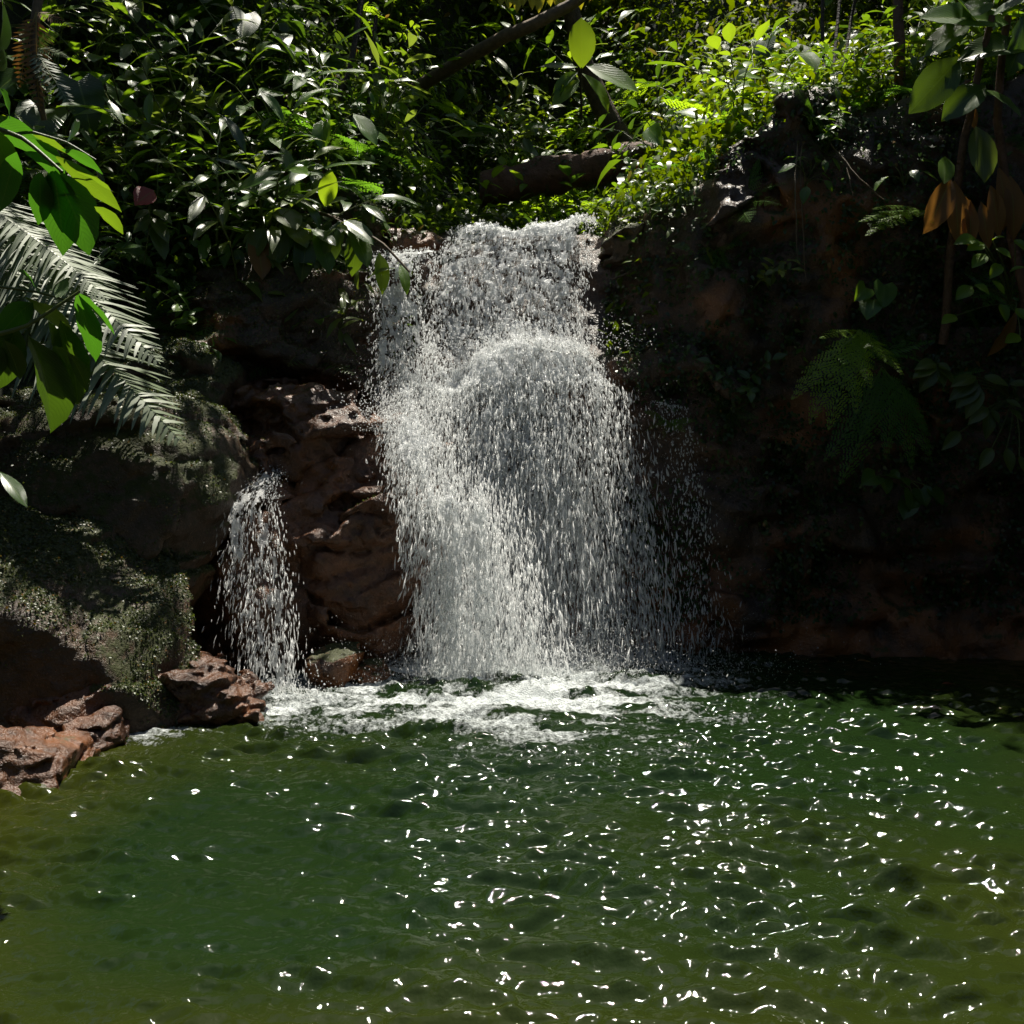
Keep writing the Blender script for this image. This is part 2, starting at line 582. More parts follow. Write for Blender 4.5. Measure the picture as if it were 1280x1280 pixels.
# slopes above the cliff, and the slope beyond
nx, ny = 130, 110
gx, gy = np.meshgrid(np.linspace(-13, 14, nx), 8.75 + (np.linspace(0, 1, ny) ** 1.3) * 22, indexing='xy')
gz = np.array([ground_at(a, b) for a, b in zip(gx.ravel(), gy.ravel())]).reshape(gx.shape) - .12 + .25 * fbm(gx, gy, gx * 0, .6, 3, 1) * smooth(9.5, 12, gy)
far = np.maximum(0, gy - 18)
gz = gz + far * .25
V = np.stack([gx, gy, gz], -1).reshape(-1, 3)
link('hillside', mesh_np('hillside', V, grid_faces(ny, nx), M_soil), kind='structure')


def bank_left(x, y):
    e = np.interp(y, [-8, 0, 3, 4.9, 6, 7.5, 9], [-2.9, -2.8, -2.75, -3.0, -3.0, -2.4, -2.0])
    d = np.maximum(0, e - x)
    return -.5 + 1.9 * smooth(-.1, .9, d) + .75 * d + .12 * fbm(x, y, x * 0, 1.3, 3, 1)


gx, gy = np.meshgrid(np.linspace(-13, -1.7, 90), np.linspace(-9, 9.3, 120), indexing='xy')
V = np.stack([gx, gy, bank_left(gx, gy)], -1).reshape(-1, 3)
link('left_bank', mesh_np('left_bank', V, grid_faces(120, 90), M_soil), kind='structure')


def bank_right(x, y):
    e = np.interp(y, [-8, 0, 3, 6, 9], [3.6, 3.9, 4.3, 4.6, 4.6])
    d = np.maximum(0, x - e)
    return -.5 + 4.2 * smooth(-.1, 1.3, d) + .4 * d + .12 * fbm(x, y, x * 0, 1.3, 3, 2)


gx, gy = np.meshgrid(np.linspace(3.3, 14, 80), np.linspace(-9, 9.5, 110), indexing='xy')
V = np.stack([gx, gy, bank_right(gx, gy)], -1).reshape(-1, 3)
link('right_bank', mesh_np('right_bank', V, grid_faces(110, 80), M_soil), kind='structure')


def shore_z(x, y):
    return -1.1 + 1.5 * smooth(1.2, -3.5, y) + .9 * np.maximum(0, -4 - y) * .5 + .06 * fbm(x, y, x * 0, 2, 3, 1)


gx, gy = np.meshgrid(np.linspace(-13, 14, 90), np.linspace(-16, 8.2, 90), indexing='xy')
V = np.stack([gx, gy, shore_z(gx, gy)], -1).reshape(-1, 3)
link('pool_bed', mesh_np('pool_bed', V, grid_faces(90, 90), M_mud), kind='structure')

# ------------------------------------------------------------------ pool
x0, x1, y0, y1, st = -5.0, 5.4, 1.2, 8.5, .0165
xs, ys = np.arange(x0, x1, st), np.arange(y0, y1, st)
NX, NY = len(xs), len(ys)
GX, GY = np.meshgrid(xs, ys, indexing='xy')


def spectral(lmin, lmax, seed, direc=None, spread=2.0):
    r = np.random.default_rng(seed)
    kx = np.fft.fftfreq(NX, st) * 2 * np.pi
    ky = np.fft.fftfreq(NY, st) * 2 * np.pi
    KX, KY = np.meshgrid(kx, ky, indexing='xy')
    k = np.hypot(KX, KY) + 1e-6
    S = np.exp(-((np.log(k) - math.log(2 * np.pi / math.sqrt(lmin * lmax))) / (math.log(lmax / lmin) / 2)) ** 2) / k ** 1.6
    if direc is not None:
        c = np.abs((KX * direc[0] + KY * direc[1]) / k)
        S = S * (c ** spread + .12)
    w = r.normal(size=(NY, NX)) + 1j * r.normal(size=(NY, NX))
    h = np.real(np.fft.ifft2(w * S))
    sx = np.gradient(h, st, axis=1)
    sy = np.gradient(h, st, axis=0)
    return h / math.sqrt((sx ** 2 + sy ** 2).mean())


imp = np.hypot((GX - .08) / 1.45, (GY - 7.25) / (1.0 + .0 * GX))          # main plunge zone
imp2 = np.hypot((GX + 1.5) / .5, (GY - 6.35) / .4)           # side plunge zone
dist = np.minimum(np.hypot(GX - .1, GY - 7.4), np.hypot(GX + 1.5, GY - 6.3) + .8)
patch = fbm(GX, GY, GX * 0, .55, 3, 2)
patch2 = fbm(GX, GY * 1.8, GX * 0, 1.6, 3, 1)
env = np.clip(1.05 - .06 * dist + .35 * patch + .75 * patch2 + .02 * GX, .40, 1.8)
calm = smooth(-.2, -2.4, GX) * smooth(6.2, 4.6, GY)
shade_r = smooth(1.6, 3.2, GX) * smooth(6.0, 7.2, GY)
env = env * (1 - .45 * shade_r)
near = np.exp(-(np.hypot((GX - .1) / 2.3, (GY - 6.2) / 2.0)) ** 2)
h = 2.0 * env * (.07 * spectral(.30, .9, 1, (.15, 1.0), 1.5) + .20 * spectral(.10, .28, 2, (.16, 1.), 9.0) + .21 * spectral(.045, .11, 3, (-.05, 1.), 2.5))
h = h + near * (.16 * spectral(.06, .16, 8, (.1, 1.), .8))
turb = np.exp(-imp ** 2) + np.exp(-imp2 ** 2)
h = h + turb * (.25 * spectral(.08, .25, 4) + .03 * fbm(GX, GY, GX * 0, 4, 2, 1))
h = h + .03 * np.exp(-(imp * 1.2) ** 2)
core = np.hypot((GX - .02) / 1.05, (GY - 7.4) / .52)
imp = np.hypot((GX + .15) / 1.65, (GY - 6.95) / 1.65)
ring = core + .22 * fbm(GX, GY, GX * 0, 2.2, 3, 3)
foam = 1.05 * np.exp(-(np.maximum(ring, 0) / 1.0) ** 2.2) + .85 * np.exp(-((imp2 + .15 * patch) / 1.0) ** 3)
streak = fbm(GX * 1.0, GY * 2.2, GX * 0, 3.2, 4, 1)
foam = foam * (.72 + .75 * streak)
trail = np.exp(-(np.maximum(imp + .25 * fbm(GX, GY, GX * 0, 1.8, 3, 3), 0)) ** 3.0) * np.clip(.70 + 1.5 * fbm(GX, GY * 2.2, GX * 0, 4.0, 4, 0), 0, .9)
edge_l = np.exp(-((GX + 1.95 + (6.0 - GY) * .38) / .35) ** 2) * smooth(4.9, 5.6, GY) * smooth(6.6, 6.0, GY)
trail = np.maximum(trail, edge_l * np.clip(.25 + 1.5 * fbm(GX, GY * 2, GX * 0, 5, 3, 2), 0, .6))
foam = np.clip(np.maximum(foam, trail), 0, 1)
shallow = np.clip(smooth(-1.2, -3.2, GX) * .85 + smooth(1.8, 3.8, GX) * .55 * smooth(4.0, 7.4, GY) + smooth(4.2, 1.6, GY) * .45 + .35 * patch, 0, 1)
V = np.stack([GX, GY, h], -1).reshape(-1, 3)
link('pool', mesh_np('pool', V, grid_faces(NY, NX), M_pool, attrs={'foam': foam.ravel(), 'shallow': shallow.ravel()}), kind='structure')
ox = [(-9, -9, 11, 1.21), (-9, 1.19, -4.98, 8.5), (5.36, 1.19, 11, 8.5)]
V, Q = [], []
for a, b, c, d in ox:
    o = len(V)
    V += [(a, b, -.012), (c, b, -.012), (c, d, -.012), (a, d, -.012)]
    Q.append((o, o + 1, o + 2, o + 3))
link('pool_margin', mesh_np('pool_margin', V, Q, M_pool), kind='structure')


def pool_h(x, y):
    i = np.clip(((np.asarray(y) - y0) / st).astype(int), 0, NY - 1)
    j = np.clip(((np.asarray(x) - x0) / st).astype(int), 0, NX - 1)
    return h[i, j]


# ------------------------------------------------------------------ small leaf clouds
def leaf_cloud(name, P0, D, U, L, W, C, mat, rows=2, bend=.25):
    """many small leaves as one mesh: base P0, direction D, up U, length L, width W, colour C"""
    n = len(P0)
    D = D / np.linalg.norm(D, axis=1, keepdims=True)
    X = np.cross(D, U)
    X /= np.linalg.norm(X, axis=1, keepdims=True) + 1e-9
    Z = np.cross(X, D)
    L, W = L[:, None], W[:, None]
    dn = -Z * L * bend
    if rows == 1:
        pts = [P0, P0 + D * L * .5 + X * W * .5 + Z * W * .12, P0 + D * L + dn * .5, P0 + D * L * .5 - X * W * .5 + Z * W * .12]
        f = np.array([[0, 1, 2], [0, 2, 3]])
    else:
        a, b = P0 + D * L * .3, P0 + D * L * .7 + dn * .35
        pts = [P0, a + X * W * .46 + Z * W * .14, b + X * W * .36 + Z * W * .1, P0 + D * L + dn, b - X * W * .36 + Z * W * .1, a - X * W * .46 + Z * W * .14]
        f = np.array([[0, 1, 5], [1, 2, 5], [2, 4, 5], [2, 3, 4]])
    k = len(pts)
    V = np.stack(pts, 1).reshape(-1, 3)
    Fc = (f[None] + (np.arange(n) * k)[:, None, None]).reshape(-1, 3)
    return mesh_np(name, V, Fc, mat, colors=np.repeat(C, k, 0))


def leaf_cols(n, a, b, rng=RNG, dead=.02):
    t = np.clip(rng.normal(.45, .3, (n, 1)), 0, 1.2)
    c = np.array(a) * (1 - t) + np.array(b) * t
    k = rng.random(n) < dead
    c[k] = np.array([.16, .09, .02]) * rng.uniform(.5, 1.3, (k.sum(), 1))
    return np.clip(c, .004, 1)


def rand_dirs(n, rng=RNG):
    v = rng.normal(size=(n, 3))
    return v / np.linalg.norm(v, axis=1, keepdims=True)


def sample_surface(V, Q, n, rng, cond=None):
    a, b, c = V[Q[:, 0]], V[Q[:, 1]], V[Q[:, 2]]
    nn = np.cross(b - a, c - a)
    ar = np.linalg.norm(nn, axis=1) + 1e-12
    nn = nn / ar[:, None]
    ctr = (a + c) / 2
    w = ar.copy()
    if cond is not None:
        w = w * cond(ctr, nn)
    w = w / w.sum()
    idx = rng.choice(len(Q), n, p=w)
    s, t = rng.random((n, 1)), rng.random((n, 1))
    d = V[Q[idx, 3]] if Q.shape[1] == 4 else c[idx]
    p = (a[idx] * (1 - s) + b[idx] * s) * (1 - t) + (d * (1 - s) + c[idx] * s) * t
    return p, nn[idx]


# ------------------------------------------------------------------ boulders
def boulder(name, c, ax, rot, seed, mat, label, vox=.028, p=2.6, amp=.10, layers=0.0, cuts=13, moss=0, moss_min=.15, group=None, cutlist=(), kb=.05, fac=1.0):
    rng = np.random.default_rng(seed)
    E = Matrix.Rotation(R(rot[2]), 3, 'Z') @ Matrix.Rotation(R(rot[1]), 3, 'Y') @ Matrix.Rotation(R(rot[0]), 3, 'X')
    I = np.array(E.inverted())
    c = np.array(c, float)
    ax = np.array(ax, float)
    s = ax.min()
    pl = []
    for i in range(cuts):
        n = rng.normal(size=3)
        n /= np.linalg.norm(n)
        pl.append((n, rng.uniform(.74, .97)))
    for n, k in cutlist:
        n = np.array(n, float)
        pl.append((n / np.linalg.norm(n), k))

    def fn(x, y, z):
        q = [(I[i, 0] * (x - c[0]) + I[i, 1] * (y - c[1]) + I[i, 2] * (z - c[2])) / ax[i] for i in range(3)]
        d = ((np.abs(q[0]) ** p + np.abs(q[1]) ** p + np.abs(q[2]) ** p) ** (1 / p) - 1)
        for n, k in pl:
            e = n[0] * q[0] + n[1] * q[1] + n[2] * q[2] - k
            hh = np.clip(.5 + .5 * (d - e) / kb, 0, 1)
            d = e * (1 - hh) + d * hh + kb * hh * (1 - hh)
        return d * s

    def nf(x, y, z):
        big = amp * 1.3 * fbm(x, y, z, 1.1 / max(s, .3), 3, seed)
        rid = amp * .40 * np.maximum(0, .16 - np.abs(vnoise(x * 2.2 / s ** .5, y * 2.2 / s ** .5, z * 2.0 / s ** .5, seed + 2))) / .16
        wx = .10 * vnoise(x * 2.5, y * 2.5, z * 2.5, seed)
        c1 = max(.16, s * .75)
        fv, cr = facet(x + wx, y + wx, z - .25 * x, (c1 * 1.3, c1, c1 * .62), seed)
        fv2, cr2 = facet(x, y + wx, z + wx - .2 * x, (c1 * .42, c1 * .4, c1 * .22), seed + 1)
        out = .6 * big + fac * (.95 * amp * fv + .28 * amp * cr + .30 * amp * fv2 + .12 * amp * cr2) + .25 * amp * fbm(x, y, z, 7, 4, seed + 1)
        if layers:
            lay = (z + x * .25) * 3.3 + 2.2 * vnoise(x * 1.1, y * 1.1, z * .8, seed)
            out = out + layers * (np.abs((lay % 1) - .5) * 2 - .5)
        return out
    e = np.array(np.abs(np.array(E)) @ ax) * 1.08 + amp * 1.6 + .05
    V, Q = sdf_mesh(fn, nf, c - e, c + e, vox, near=min(.3, amp * 2.2 + .05))
    root = link(name, mesh_np(name, V, Q, mat), label=label, cat='boulder' if max(ax) > .45 else 'rock', group=group)
    if moss:
        pp, nn = sample_surface(V, Q, moss, rng, lambda ct, nz: np.clip(nz[:, 2] - moss_min + .9 * fbm(ct[:, 0], ct[:, 1], ct[:, 2], 2.2, 3, 1), 0.0, 1) ** 1.5 + 1e-6)
        d = rand_dirs(len(pp), rng) + nn * .35 + np.array([0, 0, -.3])
        L = rng.uniform(.009, .021, len(pp))
        C = leaf_cols(len(pp), (.014, .024, .005), (.06, .085, .012), rng, .06)
        link('moss', leaf_cloud('moss', pp + nn * .002, d, nn + rand_dirs(len(pp), rng) * .5, L, L * .8, C, M_mossl, rows=1), root, kind='stuff')
    return root, V, Q


B = {}
B['A'] = boulder('boulder', (-3.08, 6.22, .12), (1.30, .88, 1.22), (0, 14, -8), 3, M_rock_moss, 'large rounded moss-covered boulder sloping down to the low ledge rocks', amp=.09, p=2.3, moss=52000, fac=.45,
                 cutlist=[((.75, -.25, .62), .86)])
B['B'] = boulder('boulder', (-2.95, 7.2, .95), (1.14, .85, 1.18), (0, 10, 0), 5, M_rock_moss, 'big mossy boulder under the glossy fern, with an orange-brown right edge', amp=.10, p=2.5, moss=36000, fac=.7)
B['I'] = boulder('boulder', (-1.90, 7.46, .52), (.55, .5, .78), (0, -4, 10), 9, M_rock, 'dark wet rock carrying the lip of the narrow side fall', amp=.07, moss=3000)
B['D'] = boulder('boulder', (-1.12, 7.72, .48), (.70, .62, .92), (13, 3, -10), 12, M_rock, 'wet reddish-brown boulder between the narrow fall and the main fall', amp=.11, p=3.8, layers=.012, cutlist=[((.1, -.35, .9), .88)])
B['C'] = boulder('rock_ledge', (-1.52, 7.95, 1.52), (.98, .62, .47), (16, 8, -6), 15, M_rock, 'brown layered rock ledge sloping down into the main fall', amp=.12, p=2.8, layers=.03, moss=2500, moss_min=.5)
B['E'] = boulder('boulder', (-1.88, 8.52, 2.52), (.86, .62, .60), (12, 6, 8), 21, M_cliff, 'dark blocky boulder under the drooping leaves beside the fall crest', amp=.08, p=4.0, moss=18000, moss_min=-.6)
B['K'] = boulder('boulder', (-2.55, 7.9, 1.95), (.55, .5, .42), (0, 18, 0), 25, M_rock_moss, 'mossy hump of rock above the brown ledge with orange patches', amp=.08, moss=18000)
B['F'] = boulder('rock', (-2.05, 6.12, .12), (.58, .36, .27), (0, 5, -12), 31, M_rock, 'low flat-topped brown rock at the foot of the mossy boulder', vox=.014, amp=.045, p=5, layers=.03, cuts=16, kb=.02, cutlist=[((.1, -.1, 1), .72)])
B['F2'] = boulder('rock', (-2.52, 5.72, .06), (.36, .30, .30), (0, -16, -20), 33, M_rock, 'tilted reddish slab rock with a puddled top at the waterline', vox=.014, amp=.035, p=5, layers=.02, cuts=16, kb=.02, cutlist=[((.0, 0, 1), .75)])
B['F3'] = boulder('rock', (-2.30, 5.50, .0), (.17, .22, .17), (0, -25, -30), 35, M_rock, 'small wedge-shaped rock leaning on the tilted slab at the waterline', vox=.012, amp=.025, cuts=16, kb=.02)
B['G'] = boulder('rock', (-2.42, 5.0, .0), (.34, .34, .25), (0, 12, 20), 37, M_rock, 'pinkish flat rock lying alone in the water at the pool edge', vox=.014, amp=.03, p=4.0, cuts=16, kb=.02, cutlist=[((.15, -.1, 1), .75)])
B['S1'] = boulder('rock', (-1.22, 6.98, .06), (.22, .18, .18), (0, 0, 30), 41, M_cliff, 'small orange-stained rock at the foot of the boulder between the falls', vox=.016, amp=.03)
B['S2'] = boulder('rock', (-.98, 7.02, .02), (.15, .14, .12), (0, 0, 70), 43, M_cliff, 'smaller rusty rock half in the froth between the falls', vox=.014, amp=.03)
B['T1'] = boulder('rock', (-.92, 9.0, 3.25), (.36, .32, .18), (0, 0, 12), 45, M_rock, 'layered red rock at the crest left of the main fall', vox=.016, amp=.03, p=3.5, layers=.05)
B['T2'] = boulder('boulder', (1.28, 8.95, 3.35), (.55, .6, .32), (0, -22, 20), 47, M_rock_moss, 'mossy shoulder of rock right of the fall crest', amp=.07, moss=18000)
B['T3'] = boulder('boulder', (-1.25, 9.15, 3.42), (.42, .42, .30), (0, 25, -10), 49, M_rock_moss, 'bright mossy hump of bank left of the fall crest', amp=.06, moss=22000)

# small plants and moss clinging to the dark cliff on the right
pp, nn = sample_surface(CLIFF_V, CLIFF_Q, 30000, RNG, lambda c, n: (c[:, 0] > .75) * (c[:, 0] < 5) * (n[:, 1] < .2) * np.clip(
    .18 + 1.6 * fbm(c[:, 0], c[:, 1], c[:, 2], 1.8, 3, 3) + .3 * smooth(.6, 1.8, c[:, 2]), 0, 1) * (c[:, 2] > .25))
L = RNG.uniform(.02, .055, len(pp))
d = rand_dirs(len(pp)) * .7 + nn * .6 + np.array([0, 0, -.5])
link('cliff_creeper', leaf_cloud('cliff_creeper', pp + nn * RNG.uniform(0, .06, (len(pp), 1)), d, nn + rand_dirs(len(pp)) * .5 + np.array([0, 0, .5]), L, L * .6,
     leaf_cols(len(pp), (.012, .03, .008), (.045, .085, .016)), M_fol), kind='stuff', label='small-leaved creepers covering the shaded right cliff')

# ------------------------------------------------------------------ falling water
def rows_eval(rows, s):
    rows = np.array(rows, float)
    seg = np.hypot(np.diff(rows[:, 0]), np.diff(rows[:, 1]))
    cum = np.concatenate([[0], np.cumsum(seg)])
    d = s * cum[-1]
    return [np.interp(d, cum, rows[:, i]) for i in range(rows.shape[1])], cum[-1]


def arch(x, z):
    led = np.exp(-((z - 2.38) / .25) ** 2) * (-.30 * ((x - .22) / .6) ** 2 + .06 + .10 * fbm(x, x * 0, x * 0, 4, 2, 1))
    lip = np.exp(-((z - 3.45) / .22) ** 2) * (.09 * x + .17 * fbm(x, z * .3, x * 0, 2.6, 3, 2))
    return np.clip(led, -.22, .12) * smooth(-.75, -.35, x) + lip


def fall_sheet(rows, seed, dens, off=0.0, fx=30.0, fs=5.0, chop=.03, step=(.009, .018), edge=.12):
    rows = np.array(rows, float)
    _, Ltot = rows_eval(rows, np.array([0.0]))
    wmax = (rows[:, 3] - rows[:, 2]).max()
    nt, ns = max(6, int(wmax / step[0])), max(6, int(Ltot / step[1]))
    S, T = np.meshgrid(np.linspace(0, 1, ns), np.linspace(0, 1, nt), indexing='ij')
    (y, z, xl, xr), _ = rows_eval(rows, S)
    x = xl + (xr - xl) * T
    sl = S * Ltot
    wob = .05 * fbm(x * 0 + sl * 2, x * 1.2, x * 0, 1, 2, seed)
    x = x + wob
    a = fbm(x * fx, sl * fs, x * 0 + off * 9, 1, 3, seed)
    b = fbm(x * fx * .35 + 5, sl * fs * 1.3, x * 0, 1, 2, seed + 1)
    c = np.abs(vnoise(x * fx * .5, sl * fs * 1.4, x * 0 + 3, seed + 2))
    e = np.minimum(T, 1 - T)
    dn = dens(S, T) if callable(dens) else dens
    keep = (a * .6 + b * .5 + (.25 - c) * .4) > (.62 - 1.15 * dn) + .8 * np.maximum(0, edge - e) / edge
    y = y - off - chop * (fbm(x, sl, x * 0, 9, 3, seed) + .5) - .5 * chop * a
    z = z + chop * .8 * fbm(x, sl, x * 0 + 7, 11, 3, seed + 1)
    z = z + arch(x, z)
    V = np.stack([x, y, z], -1).reshape(-1, 3)
    Fq = grid_faces(ns, nt)
    kf = keep[:-1, :-1] & keep[1:, 1:] | keep[1:, :-1] & keep[:-1, 1:]
    Fq = Fq[kf.ravel()]
    used = np.zeros(len(V), bool)
    used[Fq.ravel()] = True
    mp = np.cumsum(used) - 1
    return V[used], mp[Fq]


def join(parts):
    V, Fc, o = [], [], 0
    for v, f in parts:
        V.append(v)
        Fc.append(f + o)
        o += len(v)
    return np.concatenate(V), np.concatenate(Fc)


def fall_drops(rows, n, seed, spread=.05, size=(.004, .011), length=(.015, .07), bias=None, edge_sd=.06, fwd=.12, tb=None):
    rng = np.random.default_rng(seed)
    s = rng.random(n) if bias is None else rng.beta(bias[0], bias[1], n)
    (y, z, xl, xr), Ltot = rows_eval(rows, s)
    (y2, z2, _, _), _ = rows_eval(rows, np.clip(s + .01, 0, 1))
    (y1, z1, _, _), _ = rows_eval(rows, np.clip(s - .01, 0, 1))
    t = rng.random(n) if tb is None else rng.beta(tb[0], tb[1], n)
    cl = rng.normal(0, 1, n)
    x = xl + (xr - xl) * t + cl * edge_sd * (.3 + s)
    # clumps: pull drops towards streak lines
    x = x + .05 * fbm(x, s * .6, x * 0, 9, 2, seed)
    P0 = np.stack([x, y - np.abs(rng.normal(0, fwd, n)) * (.2 + s), z + rng.normal(0, spread, n)], 1)
    D = np.stack([rng.normal(0, .10, n) + (t - .5) * .22, y2 - y1, z2 - z1], 1)
    D[:, 1:] /= np.linalg.norm(D[:, 1:], axis=1, keepdims=True) + 1e-9
    D += rng.normal(0, .13, D.shape)
    w = rng.uniform(size[0], size[1], n) * rng.choice([.6, 1, 1.5], n, p=[.5, .38, .12])
    L = rng.uniform(length[0], length[1], n) * (.35 + .9 * s) * rng.choice([.6, 1, 1.4], n)
    P0[:, 2] = np.maximum(P0[:, 2] + arch(P0[:, 0], P0[:, 2]), .015)
    return P0, D, w, np.maximum(L, w * 1.3)


def spindles(P0, D, w, L):
    n = len(P0)
    D = D / np.linalg.norm(D, axis=1, keepdims=True)
    U = np.where(np.abs(D[:, 2:3]) > .9, np.array([[1.0, 0, 0]]), np.array([[0, 0, 1.0]]))
    X = np.cross(D, U)
    X /= np.linalg.norm(X, axis=1, keepdims=True)
    Z = np.cross(X, D)
    L, w = L[:, None], w[:, None]
    r = RNG.uniform(.6, 1.3, (n, 4, 1))
    pts = [P0 - D * L * .55, P0 + X * w * r[:, 0] + D * L * .15, P0 + Z * w * r[:, 1] + D * L * .05, P0 - X * w * r[:, 2] + D * L * .2, P0 - Z * w * r[:, 3] + D * L * .1, P0 + D * L * .45]
    V = np.stack(pts, 1).reshape(-1, 3)
    f = np.array([[0, 2, 1], [0, 3, 2], [0, 4, 3], [0, 1, 4], [5, 1, 2], [5, 2, 3], [5, 3, 4], [5, 4, 1]])
    return V, (f[None] + (np.arange(n) * 6)[:, None, None]).reshape(-1, 3)


R_MAIN = [(9.7, 3.54, -.36, .60), (9.05, 3.50, -.46, .72), (8.72, 3.44, -.54, .70), (8.55, 3.1, -.68, .62), (8.38, 2.7, -.74, .58), (8.24, 2.45, -.68, .66),
          (8.08, 2.35, -.66, .78), (7.96, 2.1, -.66, .86), (7.84, 1.6, -.70, .98), (7.74, .9, -.66, 1.10), (7.62, .0, -.62, 1.22)]
R_FREE = R_MAIN[5:]
R_LEFT = [(8.6, 3.22, -.98, -.62), (8.30, 3.14, -1.12, -.70), (8.14, 3.0, -1.12, -.72), (8.02, 2.6, -1.08, -.70), (7.94, 2.1, -1.03, -.66), (7.85, 1.88, -.98, -.56)]
R_SHOULDER = [(8.1, 2.35, -.85, -.40), (7.80, 1.98, -.98, -.42), (7.56, 1.78, -.93, -.35), (7.34, 1.48, -.88, -.30), (7.16, 1.2, -.78, .15), (7.12, .6, -.66, .32), (7.10, 0, -.60, .45)]
R_SIDE = [(7.75, 1.56, -1.76, -1.68), (7.35, 1.40, -1.82, -1.66), (7.02, 1.31, -1.90, -1.62), (6.84, 1.22, -1.93, -1.58), (6.74, .95, -1.92, -1.50), (6.62, .5, -1.84, -1.42), (6.5, .0, -1.73, -1.33)]
R_TRICK = [(7.9, 2.1, 1.05, 1.25), (7.72, 1.6, 1.2, 1.38), (7.66, .9, 1.25, 1.5), (7.6, 0, 1.25, 1.6)]

wf = link('waterfall', None, M=Matrix.Translation((.2, 7.6, 0)), label='wide white main waterfall plunging over the rock step into the green pool', cat='waterfall')
IM = wf.matrix_basis.inverted()


def wpart(name, me, root, kind=None):
    o = link(name, me, root, kind=kind)
    o.matrix_parent_inverse = root.matrix_basis.inverted()
    return o


R_CHUTE = R_MAIN[:8]
v, f = join([fall_sheet(R_CHUTE, 1 + 3 * i, lambda S, T: .57 - .07 * i + .10 * np.exp(-((S - .22) / .1) ** 2), .03 * i, 30 + 8 * i, 13 + 4 * i, .055) for i in range(4)])
wpart('crest_sheet', mesh_np('crest_sheet', v, f, M_white), wf, kind='stuff')
v, f = join([fall_sheet(R_FREE, 5 + i, lambda S, T: .50 - .22 * S - .30 * np.maximum(0, T - .45) + .16 * np.exp(-((T - .3) / .2) ** 2) - .05 * i, .04 + .06 * i, 30 + 5 * i, 8 + i, .05, edge=.3) for i in range(2)])
wpart('curtain', mesh_np('curtain', v, f, M_white), wf, kind='stuff')
v, f = join([fall_sheet(R_LEFT, 9, lambda S, T: .64 - .2 * S, 0, 30, 9), fall_sheet(R_LEFT, 10, lambda S, T: .45 - .25 * S, .04, 36, 6)])
wpart('left_strand', mesh_np('left_strand', v, f, M_white), wf, kind='stuff')
v, f = join([fall_sheet(R_SHOULDER, 13 + i, lambda S, T: .66 - .24 * S - .30 * np.maximum(0, .35 - T) - .6 * np.maximum(0, .35 - S) / .35 - .75 * np.maximum(0, T - .35), .05 * i, 28 + 5 * i, 6, .035, edge=.3) for i in range(3)])
wpart('shoulder_sheet', mesh_np('shoulder_sheet', v, f, M_white), wf, kind='stuff')

sets = [fall_drops(R_MAIN[1:7], 8500, 1, .02, (.003, .008), (.02, .06), fwd=.05, edge_sd=.03),
        fall_drops(R_FREE, 34000, 2, .05, (.0026, .0082), (.03, .12), bias=(.95, 1.1), fwd=.16, edge_sd=.14, tb=(1.15, 1.5)),
        fall_drops(R_LEFT, 3200, 3, .03, (.003, .008), (.012, .045), edge_sd=.04, fwd=.04),
        fall_drops(R_SHOULDER, 14000, 4, .07, (.0026, .0075), (.025, .09), bias=(1.6, 1.2), fwd=.10, edge_sd=.06, tb=(1.25, 2.1)),
        fall_drops(R_TRICK, 900, 5, .05, (.003, .007), (.02, .06), edge_sd=.07, fwd=.05)]
# splash thrown up where the water lands
rng = np.random.default_rng(77)
n = 7000
sx = rng.normal(.1, .62, n)
sy = 7.35 + rng.normal(0, .22, n) - .15 * (sx < -.2)
hgt = np.abs(rng.normal(0, .11, n)) * np.exp(-((sx - .1) / .9) ** 2)
D = np.stack([rng.normal(0, .5, n), rng.normal(-.2, .5, n), rng.normal(.5, .5, n)], 1)
ww = rng.uniform(.002, .006, n)
sets.append((np.stack([sx, sy, .02 + hgt], 1), D, ww, ww * rng.uniform(1.3, 4, n)))
# drops bouncing off the ledges
n = 1500
sx = rng.normal(.15, .42, n)
P0 = np.stack([sx, 8.06 - np.abs(rng.normal(0, .12, n)), 2.36 + np.abs(rng.normal(0, .10, n))], 1)
ww = rng.uniform(.002, .006, n)
sets.append((P0, np.stack([rng.normal(.1, .5, n), rng.normal(-.5, .4, n), rng.normal(.2, .6, n)], 1), ww, ww * rng.uniform(1.5, 4, n)))
n = 1200
P0 = np.stack([rng.normal(-.95, .16, n), 7.6 - np.abs(rng.normal(0, .12, n)), 1.72 + np.abs(rng.normal(0, .14, n))], 1)
ww = rng.uniform(.002, .006, n)
sets.append((P0, np.stack([rng.normal(-.2, .5, n), rng.normal(-.3, .4, n), rng.normal(.1, .6, n)], 1), ww, ww * rng.uniform(1.5, 4, n)))
v, f = join([spindles(*q) for q in sets])
wpart('droplets', mesh_np('droplets', v, f, M_drop), wf, kind='stuff')
